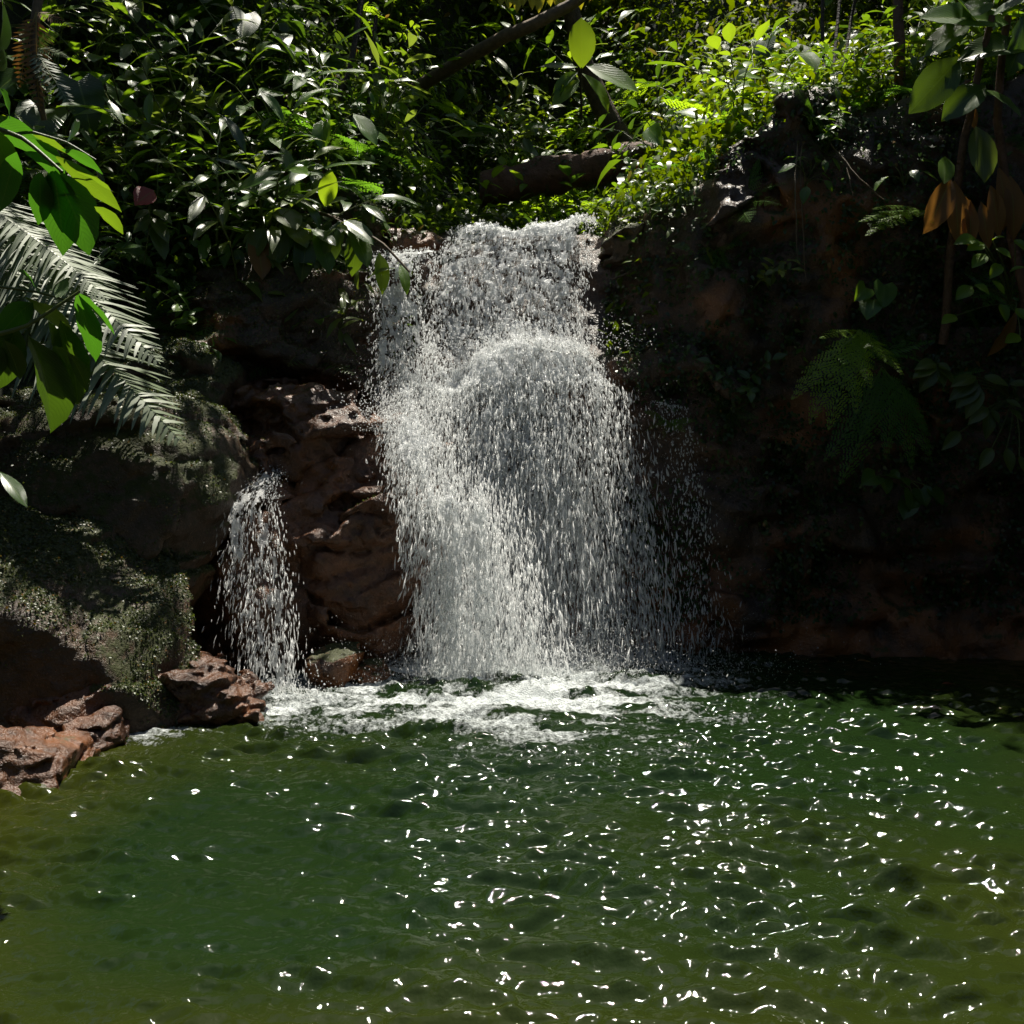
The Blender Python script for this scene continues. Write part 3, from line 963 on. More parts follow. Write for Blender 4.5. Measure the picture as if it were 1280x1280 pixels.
# fine spray hanging in the air round the fall
n = 42000
ss = rng.beta(1.6, .9, n)
(yy, zz, xl, xr), _ = rows_eval(R_MAIN[4:], ss)
tt = rng.normal(.45, .36, n)
mx_ = xl + (xr - xl) * tt
P0 = np.stack([mx_ - .25 * (rng.random(n) < .3), yy - np.abs(rng.normal(0, .22, n)), np.abs(zz + rng.normal(0, .12, n)) + .01], 1)
k2 = rng.random(n) < .45
P0[k2] = np.stack([rng.normal(.05, .75, k2.sum()), 7.25 + rng.normal(0, .30, k2.sum()), np.abs(rng.normal(0, .16, k2.sum())) + .01], 1)
ww = rng.uniform(.0012, .0028, n)
dv = rng.normal(0, 1, (n, 4, 3)) * ww[:, None, None] * np.array([1, 1, 1.8])
v = (P0[:, None, :] + dv).reshape(-1, 3)
f = (np.array([[0, 1, 2], [0, 2, 3], [0, 3, 1], [1, 3, 2]])[None] + (np.arange(n) * 4)[:, None, None]).reshape(-1, 3)
wpart('spray', mesh_np('spray', v, f, M_drop), wf, kind='stuff')

sf = link('waterfall', None, M=Matrix.Translation((-1.6, 6.5, 0)), label='narrow side waterfall dropping from the rock lip beside the mossy boulder', cat='waterfall')
v, f = join([fall_sheet(R_SIDE, 23 + i, lambda S, T: .52 - .16 * S - .14 * np.exp(-((T - .42) / .12) ** 2) * (S > .3), .03 * i, 36 + 4 * i, 5.5, .025, edge=.22) for i in range(2)])
wpart('water_strand', mesh_np('water_strand', v, f, M_white), sf, kind='stuff')
sets = [fall_drops(R_SIDE, 2500, 31, .03, (.0025, .006), (.02, .07), fwd=.04, edge_sd=.05)]
n = 1000
sx = rng.normal(-1.52, .17, n)
P0 = np.stack([sx, 6.42 + rng.normal(0, .10, n), .02 + np.abs(rng.normal(0, .06, n))], 1)
ww = rng.uniform(.002, .006, n)
sets.append((P0, np.stack([rng.normal(0, .5, n), rng.normal(-.2, .5, n), rng.normal(.5, .5, n)], 1), ww, ww * rng.uniform(1.3, 4, n)))
v, f = join([spindles(*q) for q in sets])
wpart('droplets', mesh_np('droplets', v, f, M_drop), sf, kind='stuff')

# ------------------------------------------------------------------ leaves and plants
TT = [0, .12, .3, .5, .7, .88, 1]
PROF = {'ovate': [.04, .62, .97, 1, .76, .34, .0], 'lance': [.04, .42, .84, 1, .84, .44, .0], 'ellip': [.04, .50, .9, 1, .9, .55, .0],
        'heart': [.60, 1.0, 1.0, .86, .60, .28, .0]}


def leaf_shape(kind, width, droop, fold, mat, seed=0, nseg=6, wave=.02, lobes=0):
    r = np.random.default_rng(seed)
    cols = [-1, -.5, 0, .5, 1]
    V, UV = [], []
    for i in range(nseg + 1):
        t = i / nseg
        w = np.interp(t, TT, PROF[kind]) * width * .5
        if lobes:
            w *= 1 - .22 * (i % 2)
        w = max(w, .004)
        ph = r.uniform(-1, 1)
        for c in cols:
            yy = t
            if kind == 'heart':
                yy = t - .16 * abs(c) ** 1.5 * max(0, 1 - t * 2.2)
            ang = droop * t
            z = -droop * t * t * .5 + fold * abs(c) * w * 2 - .25 * fold * w * 2 * (abs(c) > .8) + wave * ph * c * abs(c)
            V.append((c * w, yy * (1 - .18 * droop * t), z))
            UV.append((.5 + c * .5, t))
    return mesh_np('leaf', V, grid_faces(nseg + 1, 5)[:, ::-1], mat, uv=UV)


LEAF = {}


def leaf(kind, mat, width=.42, v=0):
    key = (kind, mat.name, round(width, 2), v)
    if key not in LEAF:
        LEAF[key] = leaf_shape(kind, width, [.25, .5, .8][v % 3], [.14, .22, .10][v % 3], mat, seed=v + len(LEAF))
    return LEAF[key]


def frond_mesh(mat, npin=20, pinl=.24, bip=True, droop=.5, seed=0, sub=8, gap=1.0):
    """fern frond of unit length along +Y"""
    r = np.random.default_rng(seed)
    V, Fc, UV = [], [], []

    def spine(t):
        return np.array([.03 * math.sin(t * 3 + seed), t * (1 - .2 * droop * t), -droop * t * t * .5])

    def quad(a, b, w, nrm):
        o = len(V)
        d = b - a
        x = np.cross(d, nrm)
        x = x / (np.linalg.norm(x) + 1e-9) * w * .5
        mid = a + d * .45
        V.extend([a, mid + x, b, mid - x])
        UV.extend([(.5, 0), (.9, .5), (.5, 1), (.1, .5)])
        Fc.append((o, o + 1, o + 2, o + 3))
    for i in range(12):
        a, b = spine(i / 12), spine((i + 1) / 12)
        o = len(V)
        w = .007 * (1 - i / 14)
        V.extend([a + [w, 0, 0], b + [w, 0, 0], b - [w, 0, 0], a - [w, 0, 0]])
        UV.extend([(.5, .5)] * 4)
        Fc.append((o, o + 1, o + 2, o + 3))
    for i in range(npin):
        t = .10 + .88 * i / (npin - 1)
        ln = pinl * (np.interp(t, [0, .15, .35, .6, .85, 1], [.5, .85, 1, .8, .38, .06])) * r.uniform(.9, 1.06)
        base = spine(t)
        for sgn in (-1, 1):
            sw = .42 + r.uniform(-.12, .12)
            d = np.array([sgn * math.cos(sw), math.sin(sw), -.10 - r.uniform(0, .34)])
            d /= np.linalg.norm(d)
            nrm = np.array([0.1 * sgn, .1, 1.0])
            if bip == 'strip':
                o = len(V)
                side = np.cross(nrm, d)
                side /= np.linalg.norm(side)
                sg = 6
                for k in range(sg + 1):
                    q = k / sg
                    c = base + d * ln * q + np.array([0, .10 * ln * q * q, -.10 * ln * q * q])
                    w = .5 * gap / npin * (1 - q) ** .5 * (1 if k % 2 else .8) + .0005
                    V.extend([c + side * w, c - side * w])
                    UV.extend([(.9, q), (.1, q)])
                for k in range(sg):
                    Fc.append((o + 2 * k, o + 2 * k + 1, o + 2 * k + 3, o + 2 * k + 2))
                continue
            if not bip:
                quad(base, base + d * ln, .88 / npin * .9 * gap, nrm)
                continue
            ns = max(2, int(sub * (ln / pinl) ** .6))
            e = base + d * ln
            quad(base, e, .006, nrm)
            side = np.cross(nrm, d)
            side /= np.linalg.norm(side)
            for k in range(ns):
                s = (k + .4) / ns
                q = base + d * ln * s + np.array([0, 0, -.05 * ln * s * s])
                l2 = .55 / npin * (1 - .75 * s) ** .7 * 1.15 * gap
                for s2 in (-1, 1):
                    dd = side * s2 + d * .45
                    quad(q, q + dd * l2, ln / ns * .62, nrm)
    return mesh_np('frond', V, Fc, mat, uv=UV)


def shrub(seed, mat, kind='ovate', width=.45, stems=3, h=.8, leafL=.2, per=9, spread=.6, paired=False, stemmat=None, lat=0):
    r = random.Random(seed)
    parts = []
    for s in range(stems):
        a = r.uniform(0, 6.28)
        out = Vector((math.cos(a), math.sin(a), 0)) * r.uniform(.4, 1) * spread
        top = out + Vector((0, 0, h * r.uniform(.7, 1.1)))
        pts = curve_pts((0, 0, -.06), top, Vector((-out.x, -out.y, .6 * h)) * .18, 7, .012, r)
        rad = [.012 * h ** .5 * (1 - .8 * i / 6) for i in range(7)]
        parts.append(('stem', tubes_mesh('stem', [(pts, rad)], stemmat or M_stem, 5), Matrix.Identity(4)))
        si = len(parts) - 1
        for k in range(per):
            t = .25 + .75 * (k + r.random() * .6) / per
            i = min(5, int(t * 6))
            p = pts[i].lerp(pts[i + 1], min(1, t * 6 - i))
            tan = (pts[i + 1] - pts[i]).normalized()
            side = tan.cross(Vector((0, 0, 1)))
            if side.length < .1:
                side = Vector((1, 0, 0))
            side.normalize()
            sl = [1, -1] if paired else [1 if k % 2 else -1]
            for sg in sl:
                ang = r.uniform(-.9, .9)
                d = side * sg * math.cos(ang) + side.cross(tan) * math.sin(ang) + tan * r.uniform(.2, .7) + Vector((0, 0, r.uniform(-.45, .15)))
                L = leafL * r.uniform(.7, 1.2) * (1.1 - .35 * t)
                parts.append(('leaf', leaf(kind, mat, width, r.randrange(3)), frame(p, d, Vector((r.uniform(-.4, .4), r.uniform(-.4, .4), 1)), L), si))
        parts.append(('leaf', leaf(kind, mat, width, r.randrange(3)), frame(pts[-1], pts[-1] - pts[-2] + Vector((0, 0, -.02)), (0, 0, 1), leafL), si))
    return parts


def aroid(seed, mat, kind='heart', width=.75, n=7, h=.5, leafL=.35, spread=.5):
    r = random.Random(seed)
    parts = []
    for k in range(n):
        a = 6.28 * (k + r.uniform(-.3, .3)) / n
        out = Vector((math.cos(a), math.sin(a), 0))
        tip = out * spread * r.uniform(.45, 1) + Vector((0, 0, h * r.uniform(.55, 1.1)))
        pts = curve_pts((0, 0, -.05), tip, Vector((-out.x, -out.y, 1)) * .15 * h, 7)
        parts.append(('petiole', tubes_mesh('petiole', [(pts, [.009 - .0008 * i for i in range(7)])], M_stem, 5), Matrix.Identity(4)))
        d = out + Vector((0, 0, r.uniform(-.9, .1)))
        parts.append(('leaf', leaf(kind, mat, width, r.randrange(3)), frame(pts[-1], d, Vector((r.uniform(-.3, .3), r.uniform(-.3, .3), 1)), leafL * r.uniform(.75, 1.2)), len(parts) - 1))
    return parts


FROND = {}


def frond(mat, bip, v):
    k = (mat.name, bip, v)
    if k not in FROND:
        FROND[k] = frond_mesh(mat, [18, 20, 22][v % 3], [.26, .22, .20][v % 3], bip, [.45, .8, 1.1][v % 3], v, 7 if bip else 0)
    return FROND[k]


def fern(seed, mat, n=8, L=.8, bip=True, rise=.7, arc=6.28, face=0.0):
    r = random.Random(seed)
    parts = []
    for k in range(n):
        a = face + arc * ((k + r.uniform(-.3, .3)) / n - .5)
        d = Vector((math.cos(a), math.sin(a), rise * r.uniform(.5, 1.3)))
        parts.append(('frond', frond(mat, bip, r.randrange(3)), frame((0, 0, 0), d, (0, 0, 1), L * r.uniform(.75, 1.15))))
    v, f = tube([(0, 0, -.1), (0, 0, .03)], [.04, .02], 6)
    parts.append(('rootstock', mesh_np('rootstock', v, f, M_bark_dk), Matrix.Identity(4)))
    return parts


def plant(name, parts, M, label, cat='plant', group=None):
    root = link(name, None, M=M, label=label, cat=cat, group=group)
    root.empty_display_size = .1
    made = []
    for q in parts:
        made.append(link(q[0], q[1], made[q[3]] if len(q) > 3 else root, q[2]))
    return root


def pose(x, y, z, rz, s, lean=(0, 0)):
    return Matrix.Translation((x, y, z)) @ Matrix.Rotation(lean[0], 4, 'X') @ Matrix.Rotation(lean[1], 4, 'Y') @ Matrix.Rotation(rz, 4, 'Z') @ Matrix.Scale(s, 4)


PROTO = {
    'shrub': [(shrub(i, m, k, w, 3, .75, .24, 7, .55), d) for i, (m, k, w, d) in enumerate([
        (M_leaf, 'ovate', .45, 'green shrub with egg-shaped leaves'), (M_leaf, 'lance', .32, 'green shrub with slim pointed leaves'), (M_leaf_dk, 'ovate', .5, 'dark green shrub with broad leaves'),
        (M_leaf_olive, 'ellip', .42, 'olive-toned shrub'), (M_leaf, 'ellip', .5, 'green shrub with blunt oval leaves')])],
    'light_shrub': [(shrub(20 + i, m, k, w, 3, .7, .20, 7, .5), d) for i, (m, k, w, d) in enumerate([
        (M_leaf_lt, 'ovate', .48, 'yellow-green shrub with egg-shaped leaves'), (M_leaf_lt, 'lance', .34, 'yellow-green shrub with slim leaves'), (M_leaf_lt, 'ellip', .42, 'yellow-green shrub with oval leaves')])],
    'cane': [(shrub(40 + i, m, 'lance', .24, 3, 1.0, .34, 8, .75), d) for i, (m, d) in enumerate([(M_leaf, 'arching cane plant with narrow green leaves'), (M_leaf_dk, 'arching cane plant with narrow dark leaves'), (M_leaf_olive, 'arching cane plant with narrow olive leaves')])],
    'aroid': [(aroid(60 + i, m, k, w, 6), d) for i, (m, k, w, d) in enumerate([(M_leaf_dk, 'heart', .75, 'stalked plant with heart-shaped dark leaves'), (M_leaf, 'ovate', .5, 'stalked plant with broad green leaves'), (M_leaf_rib, 'ellip', .42, 'stalked plant with ribbed leaves')])],
    'fern': [(fern(80 + i, M_fern, 8, .75), 'lacy green fern') for i in range(2)],
    'light_fern': [(fern(90 + i, M_fern_lt, 8, .85), 'bright light green lacy fern') for i in range(2)],
    'sword': [(fern(100, M_fern, 9, .7, False), 'green sword fern'), (fern(101, M_leaf_dk, 9, .6, False), 'dark sword fern')],
}
PNAME = {'shrub': 'shrub', 'light_shrub': 'shrub', 'cane': 'cane_plant', 'aroid': 'broadleaf_plant', 'fern': 'fern', 'light_fern': 'fern', 'sword': 'sword_fern'}


def scatter(zone, n, xr, yr, kinds, weights, where, sc=(.7, 1.2), mind=.22, seed=0, tilt=.35):
    r = random.Random(seed)
    got, tries = [], 0
    while len(got) < n and tries < n * 60:
        tries += 1
        y = r.uniform(*yr)
        x = r.uniform(xr[0] * y, xr[1] * y)
        if not where(x, y) or any((x - a) ** 2 + (y - b) ** 2 < mind ** 2 for a, b in got):
            continue
        got.append((x, y))
        k = r.choices(kinds, weights)[0]
        e = .15
        gxn = (ground_at(x + e, y) - ground_at(x - e, y)) / (2 * e)
        gyn = (ground_at(x, y + e) - ground_at(x, y - e)) / (2 * e)
        lean = (max(-.6, min(.6, gyn * tilt)), max(-.6, min(.6, -gxn * tilt)))
        parts, desc = r.choice(PROTO[k])
        zn = zone(x, y) if callable(zone) else zone
        plant(PNAME[k], parts, pose(x, y, ground_at(x, y) - .02, r.uniform(0, 6.28), r.uniform(*sc), lean),
              desc + ' ' + zn, 'fern' if 'fern' in PNAME[k] else 'plant', desc + ' ' + zn)


chan = lambda x, y: abs(x - (.02 + .07 * (y - 8.8)))
def zone_left(x, y):
    if x > -2.0:
        return 'on the left slope beside the stream' if y > 9.3 else 'overhanging the dark blocky boulder'
    return 'low on the left slope above the mossy boulders' if y < 9.0 else 'midway up the left slope' if y < 10.3 else 'high on the left slope under the trees'


def zone_right(x, y):
    if y < 9.5:
        return 'at the brink of the right cliff'
    return 'on the right bank by the stream' if x < 2.6 else 'on top of the right bank' if y < 11 else 'far back on the right bank'


scatter(zone_left, 135, (-.62, -.12), (7.9, 11.5), ['shrub', 'cane', 'aroid', 'sword', 'light_shrub', 'fern'], [5, 4, 3, 2, 1.2, 1.2], lambda x, y: x < -1.35 + .05 * (y - 9) and ground_at(x, y) > 2.3, (.5, 1.45), .2, 1)
scatter(lambda x, y: 'in the hollow behind the fall crest' if y < 12.5 else 'on the steep slope behind the hollow', 75, (-.14, .14), (11.0, 14.0), ['shrub', 'light_shrub', 'aroid', 'cane', 'light_fern'], [2, 6, 1.5, 1, 3], lambda x, y: True, (.6, 1.1), .22, 2)
scatter('along the stream edge above the fall', 22, (-.14, .16), (9.4, 11.2), ['shrub', 'sword', 'fern'], [3, 2, 2], lambda x, y: .75 < chan(x, y) < 1.3, (.35, .6), .2, 3)
scatter(zone_right, 95, (.11, .6), (8.5, 12.5), ['light_fern', 'light_shrub', 'shrub', 'cane', 'fern', 'aroid'], [4, 4, 3, 2, 1.5, 1.5], lambda x, y: x > 1.35 and x < 6.5, (.6, 1.15), .2, 4)
scatter('leaning over the edge of the right cliff', 26, (.2, .52), (7.95, 8.7), ['shrub', 'cane', 'fern', 'light_shrub'], [3, 2, 2, 2], lambda x, y: 1.9 < x < 4.2 and ground_at(x, y) > 3.5, (.4, .8), .17, 14)
scatter('on the far slope under the trees', 60, (-.55, .55), (13.0, 17.0), ['shrub', 'light_shrub', 'light_fern', 'cane'], [3, 4, 3, 1], lambda x, y: True, (1.1, 1.8), .4, 5)


def cling(n, cond, kinds, weights, sc, seed, zone):
    """plants rooted in the cracks of the cliff, growing outward and up"""
    rng = np.random.default_rng(seed)
    r = random.Random(seed)
    pp, nn = sample_surface(CLIFF_V, CLIFF_Q, n, rng, lambda c, q: cond(c) * (q[:, 1] < -.1))
    for p, q in zip(pp, nn):
        k = r.choices(kinds, weights)[0]
        parts, desc = r.choice(PROTO[k])
        d = Vector(q) * .8 + Vector((0, -.2, .75))
        M = Matrix.Translation(p) @ d.to_track_quat('Z', 'Y').to_matrix().to_4x4() @ Matrix.Rotation(r.uniform(0, 6.28), 4, 'Z') @ Matrix.Scale(r.uniform(*sc), 4)
        plant(PNAME[k], parts, M, desc + ' ' + zone(p), 'fern' if 'fern' in PNAME[k] else 'plant', desc + ' ' + zone(p))


cling(46, lambda c: (c[:, 0] < -1.2) * (c[:, 0] > -4.1) * (c[:, 2] > 2.2), ['shrub', 'cane', 'aroid', 'sword', 'fern'], [4, 3, 3, 2, 1.5], (.5, .9), 5, lambda p: 'rooted in the left rock face')
cling(34, lambda c: (c[:, 0] > 1.1) * (c[:, 0] < 4.4) * (c[:, 2] > 1.5), ['shrub', 'fern', 'aroid', 'sword'], [3, 3, 2, 3], (.28, .55), 6, lambda p: 'clinging low to the shaded right cliff' if p[2] < 2.6 else 'clinging high on the shaded right cliff')

# undergrowth that covers the soil between the plants
n = 74000
y = RNG.uniform(8.0, 17.5, n)
x = RNG.uniform(-.66, .66, n) * y
ok = (np.abs(x - (.02 + .07 * (y - 8.8))) > .75) | (y > 11.2)
x, y = x[ok], y[ok]
cl = fbm(x, y, x * 0, 1.6, 3, 1)
ok = cl > -.42
x, y, cl = x[ok], y[ok], cl[ok]
n = len(x)
zg = H(x, y)
nr = y < 10.5
zg[nr] = [ground_at(a, b) for a, b in zip(x[nr], y[nr])]
ok = zg > 2.2
x, y, zg, cl = x[ok], y[ok], zg[ok], cl[ok]
n = len(x)
z = zg + np.abs(RNG.normal(0, .20, n)) * (1 + cl) * (1 + .06 * (y - 9))
d = rand_dirs(n) + np.array([0, -.2, -.15])
L = RNG.uniform(.05, .15, n) * (1 + .04 * (y - 9))
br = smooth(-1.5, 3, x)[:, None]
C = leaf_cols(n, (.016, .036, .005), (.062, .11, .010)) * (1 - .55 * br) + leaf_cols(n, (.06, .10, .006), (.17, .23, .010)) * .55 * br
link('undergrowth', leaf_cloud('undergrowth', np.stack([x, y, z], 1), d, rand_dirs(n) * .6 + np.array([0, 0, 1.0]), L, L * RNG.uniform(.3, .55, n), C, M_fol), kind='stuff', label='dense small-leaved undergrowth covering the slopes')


# ------------------------------------------------------------------ trees that close the sky and shade the ravine
def tree(seed, base, height, crown_c, crown_r, label, n=6000, leafs=(.12, .24), col=((.02, .05, .01), (.06, .12, .018)), trunk_r=.16, group='trees rising above the ravine'):
    rng = np.random.default_rng(seed)
    r = random.Random(seed)
    base = Vector(base)
    root = link('tree', None, M=Matrix.Translation(base), label=label, cat='tree', group=group)
    cc = Vector(crown_c) - base
    cr = Vector(crown_r)
    top = Vector((cc.x, cc.y, cc.z + cr.z * .3))
    pts = curve_pts((0, 0, -.3), top, (r.uniform(-.3, .3), r.uniform(-.3, .3), 0), 9, .05, r)
    lst = [(pts, [trunk_r * (1 - .085 * i) for i in range(9)])]
    tips = []
    for k in range(11):
        a = r.uniform(0, 6.28)
        t = r.uniform(.45, .98)
        p = pts[int(t * 8)]
        q = cc + Vector((math.cos(a) * cr.x, math.sin(a) * cr.y, r.uniform(-.8, .9) * cr.z)) * r.uniform(.5, .92)
        lp = curve_pts(p, q, (0, 0, .25), 6, .06, r)
        lst.append((lp, [trunk_r * .38 * (1 - .16 * i) for i in range(6)]))
        tips += [lp[-1], lp[-2], lp[-3].lerp(lp[-2], .5)]
    tk = link('trunk', tubes_mesh('trunk', lst[:1], M_bark, 9), root)
    for lm in lst[1:]:
        link('limb', tubes_mesh('limb', [lm], M_bark, 6), tk)
    tips += [cc + Vector(rand_dirs(1, rng)[0]) * r.uniform(.3, .95) * 1.0 for _ in range(10)]
    T = np.array([tuple(q) for q in tips])
    idx = rng.integers(0, len(T), n)
    sg = .22 * np.array(cr)
    pp = T[idx] + rng.normal(0, 1, (n, 3)) * sg * rng.uniform(.5, 1.2, (len(T), 1))[idx]
    L = rng.uniform(*leafs, n)
    d = rand_dirs(n, rng) + np.array([0, 0, -.5])
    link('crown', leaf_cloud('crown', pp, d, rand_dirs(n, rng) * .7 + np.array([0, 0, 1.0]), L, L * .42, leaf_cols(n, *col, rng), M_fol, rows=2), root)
    return root


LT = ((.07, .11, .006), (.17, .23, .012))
for k, (bx, by, cx, cy, cz, rx, rz_, n, lab) in enumerate([
        (5.4, 9.8, 4.7, 8.7, 7.3, 1.9, 1.5, 2800, 'leafy tree leaning out over the shaded right cliff'),
        (6.9, 8.9, 6.4, 8.2, 7.2, 2.0, 2.0, 6000, 'dense tree at the far end of the right cliff'),
        (5.4, 13.2, 5.4, 13.2, 8.6, 2.2, 2.4, 7000, 'pale green tree on the right bank behind the bright ferns'),
        (-4.2, 12.6, -4.0, 12.2, 8.4, 2.2, 2.0, 8000, 'dark leafy tree on the upper left slope'),
        (-5.2, 9.6, -2.9, 9.2, 7.7, 1.8, 1.2, 800, 'thin-crowned tree leaning over the left slope'),
        (1.6, 12.9, -.2, 11.6, 8.3, 1.3, 1.1, 3500, 'tree whose crown roofs the hollow behind the fall'),
        (-1.2, 16.0, -1.2, 16.0, 9.6, 2.4, 2.4, 8000, 'tree on the far slope left of the backlit leaves'),
        (2.4, 17.2, 2.4, 17.2, 9.4, 2.6, 2.4, 8000, 'sunlit tree on the far slope behind the light ferns'),
        (-5.8, 17.5, -5.8, 17.5, 10.5, 3.0, 3.0, 7000, 'tall tree far up the left slope'),
        (6.6, 18.5, 6.6, 18.5, 10.8, 3.2, 3.2, 7000, 'tall tree far up the right slope')]):
    gz = ground_at(bx, by) if by > 8.8 else (4.0 if bx > 0 else 3.6)
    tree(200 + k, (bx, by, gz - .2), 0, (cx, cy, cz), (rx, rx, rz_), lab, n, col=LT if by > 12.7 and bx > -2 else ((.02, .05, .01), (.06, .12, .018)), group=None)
# forest behind the viewer, closing the ravine
for j, (bx, by) in enumerate([(-5.5, 4), (-6.5, -1), (-3.5, -7), (1.5, -8.5), (6, -6), (7.2, .5), (7.4, 4.6), (-8, 7.5)]):
    zb = float(bank_left(np.array([bx]), np.array([by]))[0]) if bx < -2.8 and by > -6.5 else (float(bank_right(np.array([bx]), np.array([by]))[0]) if bx > 4.4 else float(shore_z(np.array([bx]), np.array([by]))[0]))
    tree(300 + j, (bx, by, zb - .2), 0, (bx, by, zb + 4.2), (2.6, 2.6, 3.2), 'broad dark tree on the bank closing in the pool', 3500, (.22, .42))

# ------------------------------------------------------------------ single plants that stand out
HV = Vector((.45, -.75, .75)).normalized()       # leaves tilted to the viewer's side catch the sky


class Hero:
    def __init__(s, name, root, label, cat='plant'):
        s.o = link(name, None, M=Matrix.Translation(root), label=label, cat=cat)
        s.r = Vector(root)
        s.o.empty_display_size = .1

    def leaf(s, a, b, Ya, Yb, w, mat, kind='ovate', up=None, v=0, name='leaf', label=None):
        A, Bp = P(a[0], a[1], Ya) - s.r, P(b[0], b[1], Yb) - s.r
        d = Bp - A
        up = Vector(up) if up is not None else HV
        o = link(name, leaf(kind, mat, w, v), s.o, frame(A, d, up, d.length * 1.04))
        if label:
            o['label'] = label
        return o

    def stem(s, pts, rad, mat=None, name='stem', jit=0.0):
        pp = [P(u, v, Y) - s.r for u, v, Y in pts]
        out = []
        for i in range(len(pp) - 1):
            for k in range(4):
                out.append(pp[i].lerp(pp[i + 1], k / 4))
        out.append(pp[-1])
        for i in range(1, len(out) - 1):
            out[i] = out[i] * .6 + (out[i - 1] + out[i + 1]) * .2 + Vector((random.uniform(-1, 1), random.uniform(-1, 1), random.uniform(-1, 1))) * jit
        n = len(out)
        r0, r1 = rad
        return link(name, tubes_mesh(name, [(out, [r0 + (r1 - r0) * i / (n - 1) for i in range(n)])], mat or M_stem, 7), s.o)

    def frond(s, a, b, Ya, Yb, mesh, up=None):
        A, Bp = P(a[0], a[1], Ya) - s.r, P(b[0], b[1], Yb) - s.r
        d = Bp - A
        return link('frond', mesh, s.o, frame(A, d, up or HV, d.length * 1.1))


# broad-leaved plant reaching in over the pool from the left bank, upper
r0 = Vector((-3.05, 4.0, float(bank_left(np.array([-3.05]), np.array([4.0]))[0])))
hp = Hero('broadleaf_plant', r0, 'bright green long-leaved plant arching over the glossy silver fern')
hp.stem([(-330, 560, 4.1), (-200, 260, 4.1), (-60, 140, 4.1), (30, 172, 4.05), (78, 215, 4.0)], (.016, .006))
hp.stem([(-60, 140, 4.1), (40, 165, 4.2), (84, 178, 4.2), (120, 200, 4.2)], (.008, .004))
for a, b, w, m_, v in [((-25, 148), (52, 182), .42, M_leaf, 0), ((28, 172), (84, 216), .42, M_leaf, 1), ((62, 210), (122, 296), .46, M_leaf, 2), ((66, 212), (86, 306), .38, M_leaf_dk, 1),
                       ((50, 215), (52, 276), .36, M_leaf, 0), ((70, 196), (152, 256), .22, M_leaf_lt, 0), ((76, 186), (128, 206), .25, M_leaf, 1), ((84, 178), (99, 152), .5, M_leaf_lt, 0), ((12, 148), (9, 112), .3, M_leaf, 0),
                       ((-8, 160), (22, 222), .35, M_leaf_lt, 1), ((96, 215), (140, 232), .25, M_leaf_lt, 0), ((118, 258), (156, 284), .34, M_leaf_lt, 1), ((30, 190), (66, 202), .3, M_leaf, 0), ((40, 168), (84, 186), .28, M_leaf_lt, 0), ((20, 190), (5, 250), .3, M_leaf_dk, 2)]:
    hp.leaf(a, b, 4.05, 4.05 + .0028 * math.hypot(b[0] - a[0], b[1] - a[1]), w * 1.1, {M_leaf: M_vivid, M_leaf_dk: M_vivid, M_leaf_lt: M_fresh}.get(m_, m_), 'lance' if w < .3 else 'ellip', up=(random.uniform(-.1, .4), random.uniform(.4, .9), .6), v=v)
r0 = Vector((-3.0, 3.7, float(bank_left(np.array([-3.0]), np.array([3.7]))[0])))
hp = Hero('broadleaf_plant', r0, 'leafy plant with one pale glaring leaf hanging in front of the upper mossy boulder')
hp.stem([(-360, 640, 3.7), (-190, 470, 3.8), (-50, 430, 3.85), (35, 408, 3.9), (100, 364, 3.9)], (.016, .005))
hp.stem([(-190, 470, 3.8), (-60, 350, 3.9), (50, 365, 3.95), (92, 378, 3.95)], (.008, .004))
for a, b, w, m_, v in [((32, 372), (94, 414), .42, M_leaf_olive, 0), ((36, 420), (92, 526), .5, M_leaf_dk, 1), ((6, 425), (28, 470), .45, M_leaf_dk, 0), ((76, 400), (108, 492), .3, M_leaf_dk, 1), ((96, 368), (126, 446), .3, M_leaf, 0),
                       ((-20, 420), (12, 462), .45, M_leaf_dk, 1), ((68, 432), (86, 456), .7, M_leaf_lt, 0), ((40, 378), (2, 404), .4, M_leaf, 2), ((98, 366), (148, 412), .22, M_leaf, 0), ((60, 400), (80, 440), .3, M_leaf_lt, 1), ((85, 440), (115, 482), .3, M_leaf_dk, 1),
                       ((20, 410), (-6, 480), .4, M_leaf_dk, 1), ((48, 366), (30, 335), .4, M_leaf, 0), ((70, 372), (84, 350), .4, M_leaf_lt, 0)]:
    hp.leaf(a, b, 3.9, 3.9 + .0024 * math.hypot(b[0] - a[0], b[1] - a[1]), w * 1.1, {M_leaf: M_vivid, M_leaf_dk: M_leaf_dk, M_leaf_lt: M_fresh}.get(m_, m_), 'ellip', up=(random.uniform(-.1, .5), random.uniform(.2, .8), .7), v=v)
r0 = Vector((-3.2, 3.4, 1.1))
hp = Hero('overhanging_branch', r0, 'branch tip with two rounded bright leaves entering above the left bank', 'branch')
hp.stem([(-560, 620, 3.4), (-340, 120, 3.5), (-90, -40, 3.5), (4, 5, 3.5)], (.02, .006), M_bark)
hp.leaf((2, -4), (10, 62), 3.5, 3.45, .62, M_leaf, 'ellip', up=(.5, .3, .6))
hp.leaf((-4, 40), (6, 88), 3.5, 3.45, .6, M_leaf_dk, 'ellip', up=(.5, .3, .6))
hp.leaf((-14, 300 - 290), (-30, 60), 3.5, 3.45, .6, M_leaf, 'ellip', up=(.5, .3, .6))
hp.leaf((0, 590), (34, 628), 4.6, 4.5, .3, M_leaf, 'lance', name='low_leaf')

